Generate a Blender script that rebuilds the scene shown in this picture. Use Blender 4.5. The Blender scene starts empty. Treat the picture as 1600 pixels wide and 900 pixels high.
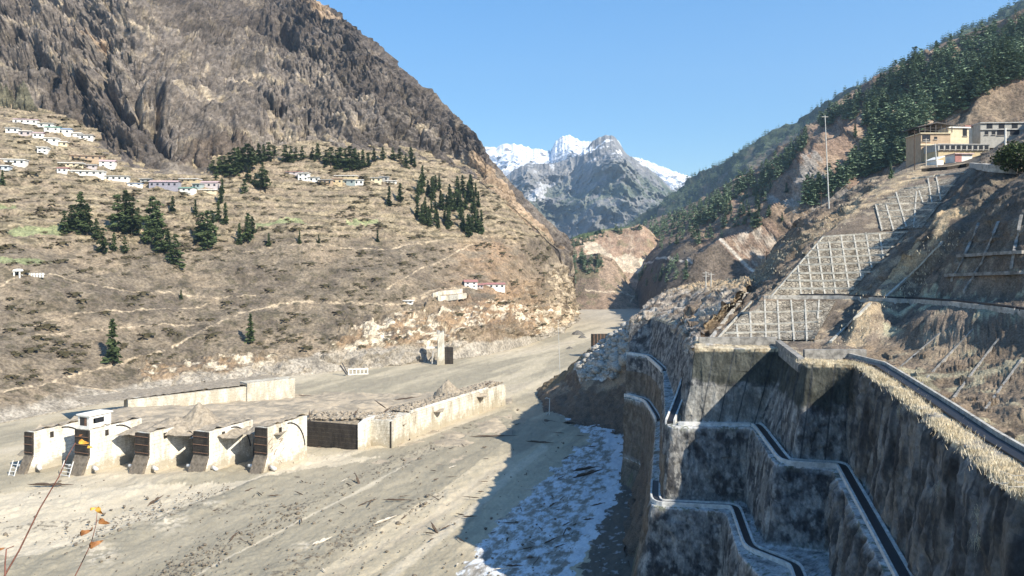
import bpy, math, random
import numpy as np
from mathutils import Vector
# ------------------------------------------------------------------ camera, sky, sun, exposure
sc = bpy.context.scene
F = 1250.0; HZ = 400.0; CX = 800.0; CAMZ = 60.0
cam = bpy.data.cameras.new('camera'); cam.sensor_width = 36.0; cam.lens = 36.0*F/1600.0
cam.shift_y = -(450.0-HZ)/1600.0; cam.clip_start = 0.1; cam.clip_end = 60000
camo = bpy.data.objects.new('camera', cam); sc.collection.objects.link(camo)
camo.location = (0, 0, CAMZ); camo.rotation_euler = (math.radians(90), 0, 0); sc.camera = camo
SUN_EL = math.radians(38); TR = (-0.72, 0.694)          # horizontal direction the light travels
world = bpy.data.worlds.new('World'); sc.world = world; world.use_nodes = True
nt = world.node_tree; bg = nt.nodes['Background']
sky = nt.nodes.new('ShaderNodeTexSky'); sky.sky_type = 'NISHITA'; sky.sun_disc = False
sky.sun_elevation = SUN_EL; sky.sun_rotation = math.atan2(-TR[0], -TR[1])
sky.altitude = 1200; sky.air_density = 1.25; sky.dust_density = 0.7; sky.ozone_density = 3.5
hs = nt.nodes.new('ShaderNodeHueSaturation'); hs.inputs['Saturation'].default_value = 1.32; nt.links.new(sky.outputs[0], hs.inputs['Color']); nt.links.new(hs.outputs[0], bg.inputs[0]); bg.inputs[1].default_value = 0.098
sl = bpy.data.lights.new('sun', 'SUN'); sl.energy = 5.0; sl.angle = math.radians(0.5); sl.color = (1.0, 0.93, 0.80)
so = bpy.data.objects.new('sun', sl); sc.collection.objects.link(so)
so.rotation_euler = Vector((TR[0], TR[1], -math.tan(SUN_EL))).to_track_quat('-Z', 'Y').to_euler()
sc.view_settings.view_transform = 'Standard'; sc.view_settings.look = 'None'
sc.view_settings.exposure = 1.08; sc.view_settings.gamma = 1; sc.view_settings.use_curve_mapping = False
C = sc.collection
RNG = random.Random(7)
# ------------------------------------------------------------------ numpy noise
def _hash(ix, iy, iz, seed):
    h = (ix*374761393 + iy*668265263 + iz*2147483647 + seed*144665) & 0xFFFFFFFF
    h = ((h ^ (h >> 13))*1274126177) & 0xFFFFFFFF
    h = ((h ^ (h >> 16))*2246822519) & 0xFFFFFFFF
    return h ^ (h >> 15)
def perlin(P, seed=0):
    P = np.asarray(P, np.float32); I = np.floor(P).astype(np.int64); Fr = P-I.astype(np.float32)
    W = Fr*Fr*Fr*(Fr*(Fr*6-15)+10); out = 0
    for dx in (0, 1):
        wx = W[:, 0] if dx else 1-W[:, 0]
        for dy in (0, 1):
            wy = W[:, 1] if dy else 1-W[:, 1]
            for dz in (0, 1):
                wz = W[:, 2] if dz else 1-W[:, 2]
                h = _hash(I[:, 0]+dx, I[:, 1]+dy, I[:, 2]+dz, seed)
                gx = ((h & 255)/127.5-1); gy = (((h >> 8) & 255)/127.5-1); gz = (((h >> 16) & 255)/127.5-1)
                out = out + wx*wy*wz*(gx*(Fr[:, 0]-dx)+gy*(Fr[:, 1]-dy)+gz*(Fr[:, 2]-dz))
    return out*1.4
def fbm(P, o=5, g=0.5, seed=0):
    a = 1; s = 0; P = np.array(P, float)
    for i in range(o):
        s = s + a*perlin(P, seed+i*17); P = P*2.03+11.3; a *= g
    return s
def ridged(P, o=5, g=0.5, seed=0):
    a = 1; s = 0; w = 1; P = np.array(P, float)
    for i in range(o):
        n = 1-np.abs(perlin(P, seed+i*13))*1.6; n = n*np.abs(n); s = s + a*n*w; w = np.clip(n*1.5, 0, 1); P = P*2.05+5.1; a *= g
    return s
def cells(P, seed=0, tilt=0.9):
    """faceted blocks: every cell is a randomly tilted plane (blocky broken rock)"""
    P = np.asarray(P, float); I = np.floor(P).astype(np.int64)
    best = np.full(len(P), 9.0); sec = np.full(len(P), 9.0); val = np.zeros(len(P))
    I = np.floor(P-.5).astype(np.int64)
    for dx in (0, 1):
        for dy in (0, 1):
            for dz in (0, 1):
                J = I+np.array([dx, dy, dz]); h = _hash(J[:, 0], J[:, 1], J[:, 2], seed)
                o = np.stack([.2+(h & 255)/425., .2+((h >> 8) & 255)/425., .2+((h >> 16) & 255)/425.], 1)
                D = P-(J+o); d = (D*D).sum(1); h2 = _hash(J[:, 0], J[:, 1], J[:, 2], seed+5)
                g = np.stack([(h2 & 255)/127.5-1, ((h2 >> 8) & 255)/127.5-1, ((h2 >> 16) & 255)/127.5-1], 1)
                v = ((h >> 24) & 255)/255.-0.5 + tilt*(D*g).sum(1)
                m = d < best; sec = np.where(m, best, np.minimum(sec, d)); val = np.where(m, v, val); best = np.where(m, d, best)
    return val, np.sqrt(sec)-np.sqrt(best)
def sstep(a, b, x):
    t = np.clip((x-a)/(b-a), 0, 1); return t*t*(3-2*t)
def W(px, py, Y):
    return Vector(((px-CX)/F*Y, Y, CAMZ-(py-HZ)/F*Y))
def PX(x, y, z): return (CX+x/y*F, HZ-(z-CAMZ)/y*F)
def G(px, py, z=0.0):
    """the point of the level plane z seen at a pixel"""
    Y = (CAMZ-z)*F/(py-HZ); return W(px, py, Y)
def inpoly(px, py, poly):
    r = np.zeros(px.shape, bool); n = len(poly)
    for i in range(n):
        x1, y1 = poly[i]; x2, y2 = poly[(i+1) % n]
        if y1 == y2: continue
        c = ((y1 > py) != (y2 > py)) & (px < (x2-x1)*(py-y1)/(y2-y1)+x1); r ^= c
    return r
def dline(px, py, pts):
    d = np.full(px.shape, 1e9)
    for (x1, y1), (x2, y2) in zip(pts[:-1], pts[1:]):
        L = (x2-x1)**2+(y2-y1)**2; t = np.clip(((px-x1)*(x2-x1)+(py-y1)*(y2-y1))/L, 0, 1)
        d = np.minimum(d, np.hypot(px-x1-t*(x2-x1), py-y1-t*(y2-y1)))
    return d
def mix(c, d, m): return c*(1-m[:, None])+np.asarray(d, float)[None, :]*m[:, None]
# ------------------------------------------------------------------ materials
MATS = {}
def newmat(name):
    m = bpy.data.materials.new(name); m.use_nodes = True; MATS[name] = m
    n = m.node_tree; b = n.nodes['Principled BSDF']; b.inputs['Specular IOR Level'].default_value = 0.25
    return m, n, b
def nod(n, t, **kw):
    x = n.nodes.new(t)
    for k, v in kw.items(): setattr(x, k, v)
    return x
def noise_node(n, co, scale, detail=6, rough=0.6, stretch=None, rot=0):
    if rot:
        m0 = nod(n, 'ShaderNodeMapping'); m0.inputs['Rotation'].default_value = (0, rot, 0); n.links.new(co, m0.inputs[0]); co = m0.outputs[0]
    if stretch:
        mp = nod(n, 'ShaderNodeMapping'); mp.inputs['Scale'].default_value = stretch; n.links.new(co, mp.inputs[0]); co = mp.outputs[0]
    t = nod(n, 'ShaderNodeTexNoise'); t.inputs['Scale'].default_value = scale; t.inputs['Detail'].default_value = detail
    t.inputs['Roughness'].default_value = rough; n.links.new(co, t.inputs['Vector']); return t
def ramp(n, fac, stops):
    r = nod(n, 'ShaderNodeValToRGB'); e = r.color_ramp.elements
    while len(e) < len(stops): e.new(0.5)
    for i, (p, c) in enumerate(stops):
        e[i].position = p; e[i].color = (c, c, c, 1) if isinstance(c, (int, float)) else (*c, 1)
    n.links.new(fac, r.inputs[0]); return r
def mul(n, a, b, fac=1.0, mode='MULTIPLY'):
    x = nod(n, 'ShaderNodeMix', data_type='RGBA', blend_type=mode); x.inputs[0].default_value = fac
    n.links.new(a, x.inputs[6]); n.links.new(b, x.inputs[7]); return x.outputs[2]
def terrain_mat(name, s1, s2, c1=(0.72, 1.22), c2=(0.7, 1.25), bump=0.6, bdist=1.0, rough=0.95, stretch=None, bscale=None, voro=0, rot=0):
    """vertex-colour ground broken up by two scales of noise, with bump"""
    m, n, b = newmat(name)
    a = nod(n, 'ShaderNodeAttribute', attribute_name='Col'); co = nod(n, 'ShaderNodeTexCoord').outputs['Object']
    t1 = noise_node(n, co, s1, 5, 0.62, stretch, rot); t2 = noise_node(n, co, s2, 4, 0.7, stretch, rot)
    r1 = ramp(n, t1.outputs[0], [(0.32, c1[0]), (0.68, c1[1])]); r2 = ramp(n, t2.outputs[0], [(0.34, c2[0]), (0.66, c2[1])])
    # ramps clamp at 1 in colour pickers but not in shading
    col = mul(n, mul(n, a.outputs[0], r1.outputs[0]), r2.outputs[0])
    n.links.new(col, b.inputs['Base Color']); b.inputs['Roughness'].default_value = rough
    t3 = noise_node(n, co, bscale or s1*2.3, 8, 0.68, stretch, rot)
    h = t3.outputs[0]
    if voro:
        v = nod(n, 'ShaderNodeTexVoronoi', feature='F1'); v.inputs['Scale'].default_value = voro; n.links.new(co, v.inputs['Vector'])
        ad = nod(n, 'ShaderNodeMath', operation='ADD'); n.links.new(h, ad.inputs[0]); n.links.new(v.outputs[0], ad.inputs[1]); h = ad.outputs[0]
    bp = nod(n, 'ShaderNodeBump'); bp.inputs['Strength'].default_value = bump; bp.inputs['Distance'].default_value = bdist
    n.links.new(h, bp.inputs['Height']); n.links.new(bp.outputs[0], b.inputs['Normal']); return m
def plain(name, col, rough=0.85, var=0.25, scale=1.5, bump=0.3, bdist=0.05, stretch=None, col2=None, metal=0, spec=None):
    m, n, b = newmat(name); co = nod(n, 'ShaderNodeTexCoord').outputs['Object']
    t = noise_node(n, co, scale, 6, 0.65, stretch)
    c2 = col2 or tuple(c*(1-var*1.6) for c in col)
    r = ramp(n, t.outputs[0], [(0.36, c2), (0.62, tuple(c*(1+var*0.4) for c in col))])
    n.links.new(r.outputs[0], b.inputs['Base Color']); b.inputs['Roughness'].default_value = rough; b.inputs['Metallic'].default_value = metal
    if spec is not None: b.inputs['Specular IOR Level'].default_value = spec
    if bump:
        bp = nod(n, 'ShaderNodeBump'); bp.inputs['Strength'].default_value = bump; bp.inputs['Distance'].default_value = bdist
        n.links.new(t.outputs[0], bp.inputs['Height']); n.links.new(bp.outputs[0], b.inputs['Normal'])
    return m
# ------------------------------------------------------------------ object helpers
def mesh_np(name, V, Q, mat=None, col=None, parent=None, smooth=False):
    V = np.asarray(V, np.float32); Q = np.asarray(Q, np.int32); k = Q.shape[1]
    me = bpy.data.meshes.new(name); me.vertices.add(len(V)); me.vertices.foreach_set('co', V.ravel())
    me.loops.add(len(Q)*k); me.loops.foreach_set('vertex_index', Q.ravel()); me.polygons.add(len(Q))
    me.polygons.foreach_set('loop_start', np.arange(0, len(Q)*k, k, dtype=np.int32))
    me.polygons.foreach_set('loop_total', np.full(len(Q), k, np.int32))
    if smooth: me.polygons.foreach_set('use_smooth', np.ones(len(Q), bool))
    me.update(calc_edges=True)
    if col is not None:
        ca = me.color_attributes.new('Col', 'FLOAT_COLOR', 'POINT')
        c4 = np.ones((len(V), 4), np.float32); c4[:, :3] = np.clip(col, 0.01, 1); ca.data.foreach_set('color', c4.ravel())
    if mat: me.materials.append(mat)
    o = bpy.data.objects.new(name, me); C.objects.link(o)
    if parent: o.parent = parent
    return o
def tag(o, label=None, cat=None, group=None, kind=None):
    if label: o['label'] = label
    if cat: o['category'] = cat
    if group: o['group'] = group
    if kind: o['kind'] = kind
    return o
def empty(name, loc, rz=0, label=None, cat=None, group=None):
    o = bpy.data.objects.new(name, None); o.empty_display_size = 0.5; C.objects.link(o); o.location = loc; o.rotation_euler = (0, 0, rz)
    return tag(o, label, cat, group)
class MB:
    """collects boxes, tubes and polygons and links them as ONE mesh"""
    def __init__(s): s.v = []; s.f = []
    def add(s, vs, fs):
        k = len(s.v); s.v += [tuple(v) for v in vs]; s.f += [tuple(i+k for i in f) for f in fs]; return s
    def box(s, x0, x1, y0, y1, z0, z1):
        return s.add([(x0,y0,z0),(x1,y0,z0),(x1,y1,z0),(x0,y1,z0),(x0,y0,z1),(x1,y0,z1),(x1,y1,z1),(x0,y1,z1)],
                     [(3,2,1,0),(4,5,6,7),(0,1,5,4),(1,2,6,5),(2,3,7,6),(3,0,4,7)])
    def prism(s, poly, y0, y1):
        """x-z outline extruded along y"""
        n = len(poly); vs = [(p[0], y0, p[1]) for p in poly]+[(p[0], y1, p[1]) for p in poly]
        fs = [tuple(range(n)), tuple(range(2*n-1, n-1, -1))]+[(i, i+n, (i+1) % n+n, (i+1) % n) for i in range(n)]
        return s.add(vs, fs)
    def prismx(s, poly, x0, x1):
        """y-z outline extruded along x"""
        n = len(poly); vs = [(x0, p[0], p[1]) for p in poly]+[(x1, p[0], p[1]) for p in poly]
        fs = [tuple(range(n-1, -1, -1)), tuple(range(n, 2*n))]+[((i+1) % n, (i+1) % n+n, i+n, i) for i in range(n)]
        return s.add(vs, fs)
    def tube(s, pts, rads, n=6):
        pts = [Vector(p) for p in pts]
        if not isinstance(rads, (list, tuple)): rads = [rads]*len(pts)
        k = len(s.v); up = Vector((0.13, 0.21, 1)).normalized()
        for i, p in enumerate(pts):
            t = (pts[min(i+1, len(pts)-1)]-pts[max(i-1, 0)]).normalized()
            if abs(t.dot(up)) > 0.95: up = Vector((1, 0.1, 0.05)).normalized()
            a = t.cross(up).normalized(); b = t.cross(a)
            for j in range(n):
                q = p+(a*math.cos(6.28318*j/n)+b*math.sin(6.28318*j/n))*rads[i]; s.v.append(tuple(q))
        for i in range(len(pts)-1):
            for j in range(n):
                s.f.append((k+i*n+j, k+i*n+(j+1) % n, k+(i+1)*n+(j+1) % n, k+(i+1)*n+j))
        s.f.append(tuple(k+j for j in range(n-1, -1, -1))); s.f.append(tuple(k+(len(pts)-1)*n+j for j in range(n))); return s
    def sweep(s, pts, w, h, z0=0.0, side=0.0):
        """a bar of width w and height h laid along world points, shifted sideways"""
        pts = [Vector(p) for p in pts]; k = len(s.v)
        for i, p in enumerate(pts):
            t = pts[min(i+1, len(pts)-1)]-pts[max(i-1, 0)]; t.z = 0
            nrm = Vector((-t.y, t.x, 0)); nrm = nrm.normalized() if nrm.length > 1e-6 else Vector((1, 0, 0))
            c = p+nrm*side
            for sx, sz in ((-.5, z0), (.5, z0), (.5, z0+h), (-.5, z0+h)): s.v.append(tuple(c+nrm*(sx*w)+Vector((0, 0, sz))))
        for i in range(len(pts)-1):
            for j in range(4): s.f.append((k+i*4+j, k+i*4+(j+1) % 4, k+(i+1)*4+(j+1) % 4, k+(i+1)*4+j))
        s.f.append((k+3, k+2, k+1, k)); e = k+(len(pts)-1)*4; s.f.append((e, e+1, e+2, e+3)); return s
    def build(s, name, mat, parent=None, smooth=False, bevel=0):
        me = bpy.data.meshes.new(name); me.from_pydata(s.v, [], s.f); me.update()
        if smooth: me.polygons.foreach_set('use_smooth', np.ones(len(me.polygons), bool))
        if mat: me.materials.append(MATS[mat] if isinstance(mat, str) else mat)
        o = bpy.data.objects.new(name, me); C.objects.link(o)
        if parent: o.parent = parent
        if bevel:
            b = o.modifiers.new('bevel', 'BEVEL'); b.width = bevel; b.segments = 1
        return o
# surfaces ------------------------------------------------------------
def pchip(A, n, axis):
    """resample a control grid to n samples (monotone cubic)"""
    A = np.moveaxis(np.asarray(A, float), axis, 0); k = len(A); d = A[1:]-A[:-1]
    m = np.zeros_like(A)
    if k > 2:
        p = d[1:]*d[:-1]; s = np.where(np.abs(d[1:]+d[:-1]) > 1e-12, d[1:]+d[:-1], 1)
        m[1:-1] = np.where(p > 0, 2*p/s, 0)
    m[0] = d[0]; m[-1] = d[-1]
    t = np.linspace(0, k-1, n); i = np.minimum(t.astype(int), k-2); f = (t-i).reshape([-1]+[1]*(A.ndim-1))
    h00 = 2*f**3-3*f**2+1; h10 = f**3-2*f**2+f; h01 = -2*f**3+3*f**2; h11 = f**3-f**2
    return np.moveaxis(h00*A[i]+h10*m[i]+h01*A[i+1]+h11*m[i+1], 0, axis)
def grid_faces(nr, nc):
    i = np.arange(nr-1)[:, None]*nc+np.arange(nc-1)[None, :]; i = i.ravel()
    return np.stack([i, i+1, i+nc+1, i+nc], 1)
def surface(name, px, py, Y, disp, colf, mat, flip=False, smooth=False, parent=None, world=None):
    """px, py, Y: 2-D arrays (rows x cols). world=(x,y,z) arrays may be given instead"""
    if world is None:
        x = (px-CX)/F*Y; z = CAMZ-(py-HZ)/F*Y; y = Y
    else:
        x, y, z = world
    P = np.stack([x, y, z], -1); nr, nc = x.shape
    du = np.gradient(P, axis=1); dv = np.gradient(P, axis=0); N = np.cross(du, dv)
    N /= np.maximum(np.linalg.norm(N, axis=-1, keepdims=True), 1e-9)
    V = P.reshape(-1, 3); N = N.reshape(-1, 3)
    N = np.where((N*(V-np.array([0, 0, CAMZ]))).sum(1, keepdims=True) > 0, -N, N) if flip == 'cam' else (-N if flip else N)
    pxf = CX+V[:, 0]/V[:, 1]*F; pyf = HZ-(V[:, 2]-CAMZ)/V[:, 1]*F
    V2 = disp(V, N, pxf, pyf) if disp else V
    colr = colf(V2, N, pxf, pyf) if colf else None
    return mesh_np(name, V2, grid_faces(nr, nc), mat, colr, parent, smooth)
def loft(ctrl, nr, nc):
    """ctrl: rows of (px,py,Y); interpolation in px,py,1/Y keeps planes plane"""
    A = np.array(ctrl, float); A[..., 2] = 1/A[..., 2]
    A = pchip(pchip(A, nr, 0), nc, 1); return A[..., 0], A[..., 1], 1/A[..., 2]
def hit(px, py, objs):
    d = Vector(((px-CX)/F, 1, -(py-HZ)/F)).normalized(); o = Vector((0, 0, CAMZ)); best = None
    for ob in objs:
        ok, loc, nrm, _ = ob.ray_cast(o, d)
        if ok and (best is None or (loc-o).length < (best[0]-o).length): best = (loc, nrm)
    return best
def drop(x, y, objs, top=900):
    best = None
    for ob in objs:
        ok, loc, nrm, _ = ob.ray_cast(Vector((x, y, top)), Vector((0, 0, -1)))
        if ok and (best is None or loc.z > best.z): best = loc
    return best
# ------------------------------------------------------------------ terrain materials
terrain_mat('mud', 0.16, 2.2, (0.9, 1.08), (0.88, 1.08), bump=0.4, bdist=0.2, bscale=1.2)
terrain_mat('hill', 0.12, 0.7, (0.62, 1.28), (0.5, 1.4), bump=0.9, bdist=1.3, bscale=0.35)
terrain_mat('rock', 0.045, 0.3, (0.6, 1.3), (0.55, 1.35), bump=1.0, bdist=5, bscale=0.12, rot=.62, stretch=(.75, .75, 1.25))
terrain_mat('cliff', 0.6, 3.2, (0.6, 1.35), (0.7, 1.25), bump=0.8, bdist=0.3, bscale=1.5, stretch=(1, 1, 0.6))
terrain_mat('near_ground', 0.35, 3.5, (0.68, 1.28), (0.55, 1.38), bump=0.9, bdist=0.5, bscale=1.4)
terrain_mat('far_rock', 0.006, 0.03, (0.75, 1.2), (0.75, 1.2), bump=.8, bdist=30, bscale=0.012)
# ------------------------------------------------------------------ valley floor
TAN = (0.25, 0.195, 0.135); BRN = (0.17, 0.125, 0.085); MUD = (0.44, 0.375, 0.265); GREY = (0.30, 0.265, 0.215)
gx, gy = np.meshgrid(np.linspace(-9000, 9000, 60), np.linspace(-2000, 9600, 50))
gnd = surface('ground', None, None, None, None, lambda V, N, a, b: np.tile(np.array(MUD)*0.8, (len(V), 1)), MATS['mud'], world=(gx, gy, gx*0-14.0))
tag(gnd, kind='structure')

def river_col(V, N, px, py):
    n = len(V); c = np.tile(MUD, (n, 1)).astype(float)
    al = V[:, 0]*0.385+V[:, 1]*0.92; ac = V[:, 0]*0.92-V[:, 1]*0.385
    S = np.stack([al/45, ac/5, al*0], 1); st = fbm(S, 4, .6, 3)
    big = fbm(np.stack([al/130, ac/28, al*0], 1), 3, .5, 8)
    c = mix(c, (0.30, 0.262, 0.19), sstep(-.15, .3, big+0.35*st)*.9)
    c = mix(c, (0.54, 0.46, 0.34), sstep(.05, .5, -big+.4*st)*.65)
    c = mix(c, (0.27, 0.23, 0.175), sstep(.25, .6, st)*.4)
    # raw grey surge deposits between the two flow lines in front of the barrage
    gz = inpoly(px, py, [(-400, 1000), (-400, 900), (60, 880), (250, 815), (420, 742), (560, 712), (650, 690), (800, 640), (830, 660), (700, 760), (560, 850), (480, 910), (400, 1000)])
    c = mix(c, (0.27, 0.238, 0.175), gz*(.85+.3*np.clip(st, -1, 1))*.95)
    cz = inpoly(px+6*st, py+5*st, [(-400, 790), (0, 770), (240, 762), (400, 752), (470, 712), (600, 716), (560, 722), (420, 748), (250, 806), (60, 866), (-400, 890)])
    c = mix(c, (0.56, 0.48, 0.355), cz*(.75+.3*np.clip(st, -1, .6)))
    for ln, w in (([(-100, 905), (70, 858), (250, 800), (420, 744), (520, 718)], 2.2), ([(600, 905), (720, 815), (800, 740), (850, 700)], 9), ([(300, 905), (420, 838), (560, 768), (640, 728)], 2.5)):
        c = mix(c, (0.60, 0.52, 0.39), sstep(w, w*.3, dline(px, py+4*st, ln))*.6)
    for x_, y_, rx_, ry_ in ((262, 815, 30, 16), (155, 868, 26, 18), (330, 790, 16, 5), (480, 852, 18, 6)):
        c = mix(c, (0.58, 0.50, 0.38), np.exp(-((px-x_)/rx_)**2-((py-y_)/ry_)**2)*sstep(-.2, .3, fbm(V/1.6, 3, .6, 37)))
    # debris line
    for ln, w in (([(240, 905), (400, 830), (560, 752), (700, 690), (740, 670)], 3.5), ([(430, 905), (560, 835), (680, 780)], 5), ([(0, 830), (250, 800), (470, 790)], 3)):
        d = dline(px, py, ln); c = mix(c, (0.12, 0.1, 0.075), (d < w*(1.6+2*st))*sstep(.12, .35, fbm(V/1.1, 2, .5, 31))*.7)
    # frost and foam on the shaded channel
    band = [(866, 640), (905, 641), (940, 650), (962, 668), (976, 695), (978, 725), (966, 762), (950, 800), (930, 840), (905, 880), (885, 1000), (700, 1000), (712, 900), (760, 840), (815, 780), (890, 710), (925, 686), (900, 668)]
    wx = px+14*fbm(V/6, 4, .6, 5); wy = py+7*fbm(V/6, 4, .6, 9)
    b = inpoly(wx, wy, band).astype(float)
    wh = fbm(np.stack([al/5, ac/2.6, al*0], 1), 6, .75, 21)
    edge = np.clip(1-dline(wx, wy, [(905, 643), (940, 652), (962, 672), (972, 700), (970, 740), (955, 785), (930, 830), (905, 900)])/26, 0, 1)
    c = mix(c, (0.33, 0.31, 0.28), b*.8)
    c = mix(c, (0.66, 0.69, 0.72), b*np.clip(sstep(-.35, .25, wh+edge*1.0-.14), 0, 1)*sstep(620, 740, px+.1*(py-650)+60)*.92)
    c = mix(c, (0.13, 0.115, 0.095), b*sstep(.3, .6, -wh-edge*.6+.08)*.5)
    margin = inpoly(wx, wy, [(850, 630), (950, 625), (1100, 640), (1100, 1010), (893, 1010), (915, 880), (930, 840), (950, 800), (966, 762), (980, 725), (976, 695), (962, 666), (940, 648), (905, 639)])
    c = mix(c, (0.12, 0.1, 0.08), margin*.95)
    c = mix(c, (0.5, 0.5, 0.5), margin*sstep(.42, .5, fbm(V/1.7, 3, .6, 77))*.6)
    # far reach paler, with gravel bars
    c = mix(c, (0.44, 0.38, 0.30), sstep(520, 490, py)*.7)
    c = mix(c, (0.28, 0.25, 0.21), sstep(487, 480, py)*sstep(-.1, .2, fbm(V/np.array([14, 40, 9.]), 4, .6, 12)))
    return c
def river_disp(V, N, px, py):
    al = V[:, 0]*0.385+V[:, 1]*0.92; ac = V[:, 0]*0.92-V[:, 1]*0.385
    z = 0.5*fbm(np.stack([al/70, ac/18, al*0], 1), 3, .5, 2)+.17*fbm(V/3.3, 3, .6, 81)+.5*np.clip(fbm(V/7, 3, .6, 82)-.35, 0, 1)+0.10*fbm(np.stack([al/9, ac/2.6, al*0], 1), 4, .6, 44)
    z = z+0.10*fbm(V/0.9, 3, .6, 15)*np.clip(400/V[:, 1], 0, 1)
    for ln, w, h in (([(0, 800), (120, 790), (260, 760), (380, 728), (470, 700)], 9, .9), ([(-50, 915), (150, 850), (300, 800), (420, 752), (480, 730)], 14, .8),
                     ([(420, 905), (560, 835), (690, 770), (780, 700)], 16, .6), ([(600, 760), (700, 700), (790, 655)], 10, .5)):
        d = dline(px, py, ln); z = z+h*np.exp(-(d/w)**2)*(.6+.6*fbm(V/4, 3, .6, 61))
    d = dline(px, py, [(215, 748), (400, 748), (470, 705), (620, 708), (800, 640)]); z = z+1.0*np.exp(-(d/9)**2)*0.6
    V = V.copy(); V[:, 2] += z; return V
py_ = np.concatenate([np.linspace(1080, 560, 400), np.linspace(559, 464, 130)]); px_ = np.linspace(-520, 1180, 1050)
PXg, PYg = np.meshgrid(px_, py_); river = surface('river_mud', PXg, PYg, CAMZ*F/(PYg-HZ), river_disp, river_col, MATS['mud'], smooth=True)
tag(river, kind='structure')

# ------------------------------------------------------------------ left hillside (terraced fields above the river)
def base_y(px): return np.interp(px, [-420, -250, -100, 0, 100, 200, 300, 400, 500, 600, 700, 760, 820, 860, 885, 905], [720, 700, 675, 660, 640, 622, 605, 592, 583, 572, 562, 555, 540, 526, 514, 505])
def top_y(px): return np.interp(px, [-420, -250, -100, 0, 60, 120, 160, 210, 270, 330, 400, 500, 600, 650, 700, 740, 800, 850, 870, 888, 905], [120, 140, 160, 182, 190, 205, 232, 262, 272, 266, 246, 238, 240, 246, 256, 276, 326, 372, 392, 440, 500])
def slope_l(px): return np.interp(px, [-420, 0, 200, 400, 600, 700, 760, 820, 860, 890, 905], [.52, .523, .53, .56, .57, .55, .56, .58, .66, .9, 1.0])
U = np.concatenate([np.linspace(-420, 0, 90)[:-1], np.linspace(0, 905, 860)]); T = np.linspace(-0.05, 1.05, 430)
UU, TT = np.meshgrid(U, T); by = base_y(UU); ty = top_y(UU)
PYh = by+(ty-by)*np.maximum(TT, -0.05); Y0 = CAMZ*F/(by-HZ); sL = slope_l(UU)
# a cliff band low down on the right part, gentler fields above it
bb = (HZ-PYh)/F; Yh = (CAMZ+sL*Y0)/(sL-bb)
cl = np.interp(UU, [350, 520, 900], [0, 1, 1])*np.exp(-((TT-.13)/.11)**2)*-9*np.sign(1)
Yh = np.where(TT < 0, Y0-2, Yh+cl)
# wrap the nose of the spur away from the viewer
k = np.clip((UU-872)/33, 0, 1); Yh = Yh+k**2*60
nb = 26; bk = np.linspace(0, 1, nb+1)[1:][None, :]
UU2 = np.concatenate([UU, UU[:, -1:]-bk*60*(1-0*bk)], 1); PYh2 = np.concatenate([PYh, PYh[:, -1:]+0*bk-bk*2], 1); Yh2 = np.concatenate([Yh, Yh[:, -1:]+bk*330], 1)
PATHS_H = [([(-120, 690), (0, 608), (60, 602), (95, 590), (170, 570), (255, 542), (330, 510), (385, 490), (440, 472), (600, 478), (640, 472), (700, 462)], 1.8),
           ([(0, 446), (30, 434), (70, 433), (180, 452), (270, 455), (345, 462), (400, 460)], 1.1), ([(20, 508), (110, 492), (180, 484), (260, 480), (330, 470)], 1.0),
           ([(40, 524), (160, 512), (220, 504), (310, 505)], .9), ([(0, 578), (60, 585), (110, 600), (200, 616)], 1.0), ([(0, 612), (60, 600)], 1.3),
           ([(640, 470), (670, 462), (690, 455), (735, 450)], 1.6), ([(700, 520), (730, 502), (745, 497)], 2.2), ([(380, 392), (440, 388), (620, 385), (720, 372)], 1.0),
           ([(600, 460), (650, 428), (700, 400), (760, 372)], 1.2), ([(130, 240), (215, 270), (330, 275), (400, 262)], 1.0), ([(100, 265), (200, 290), (350, 300)], 1.0)]
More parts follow.
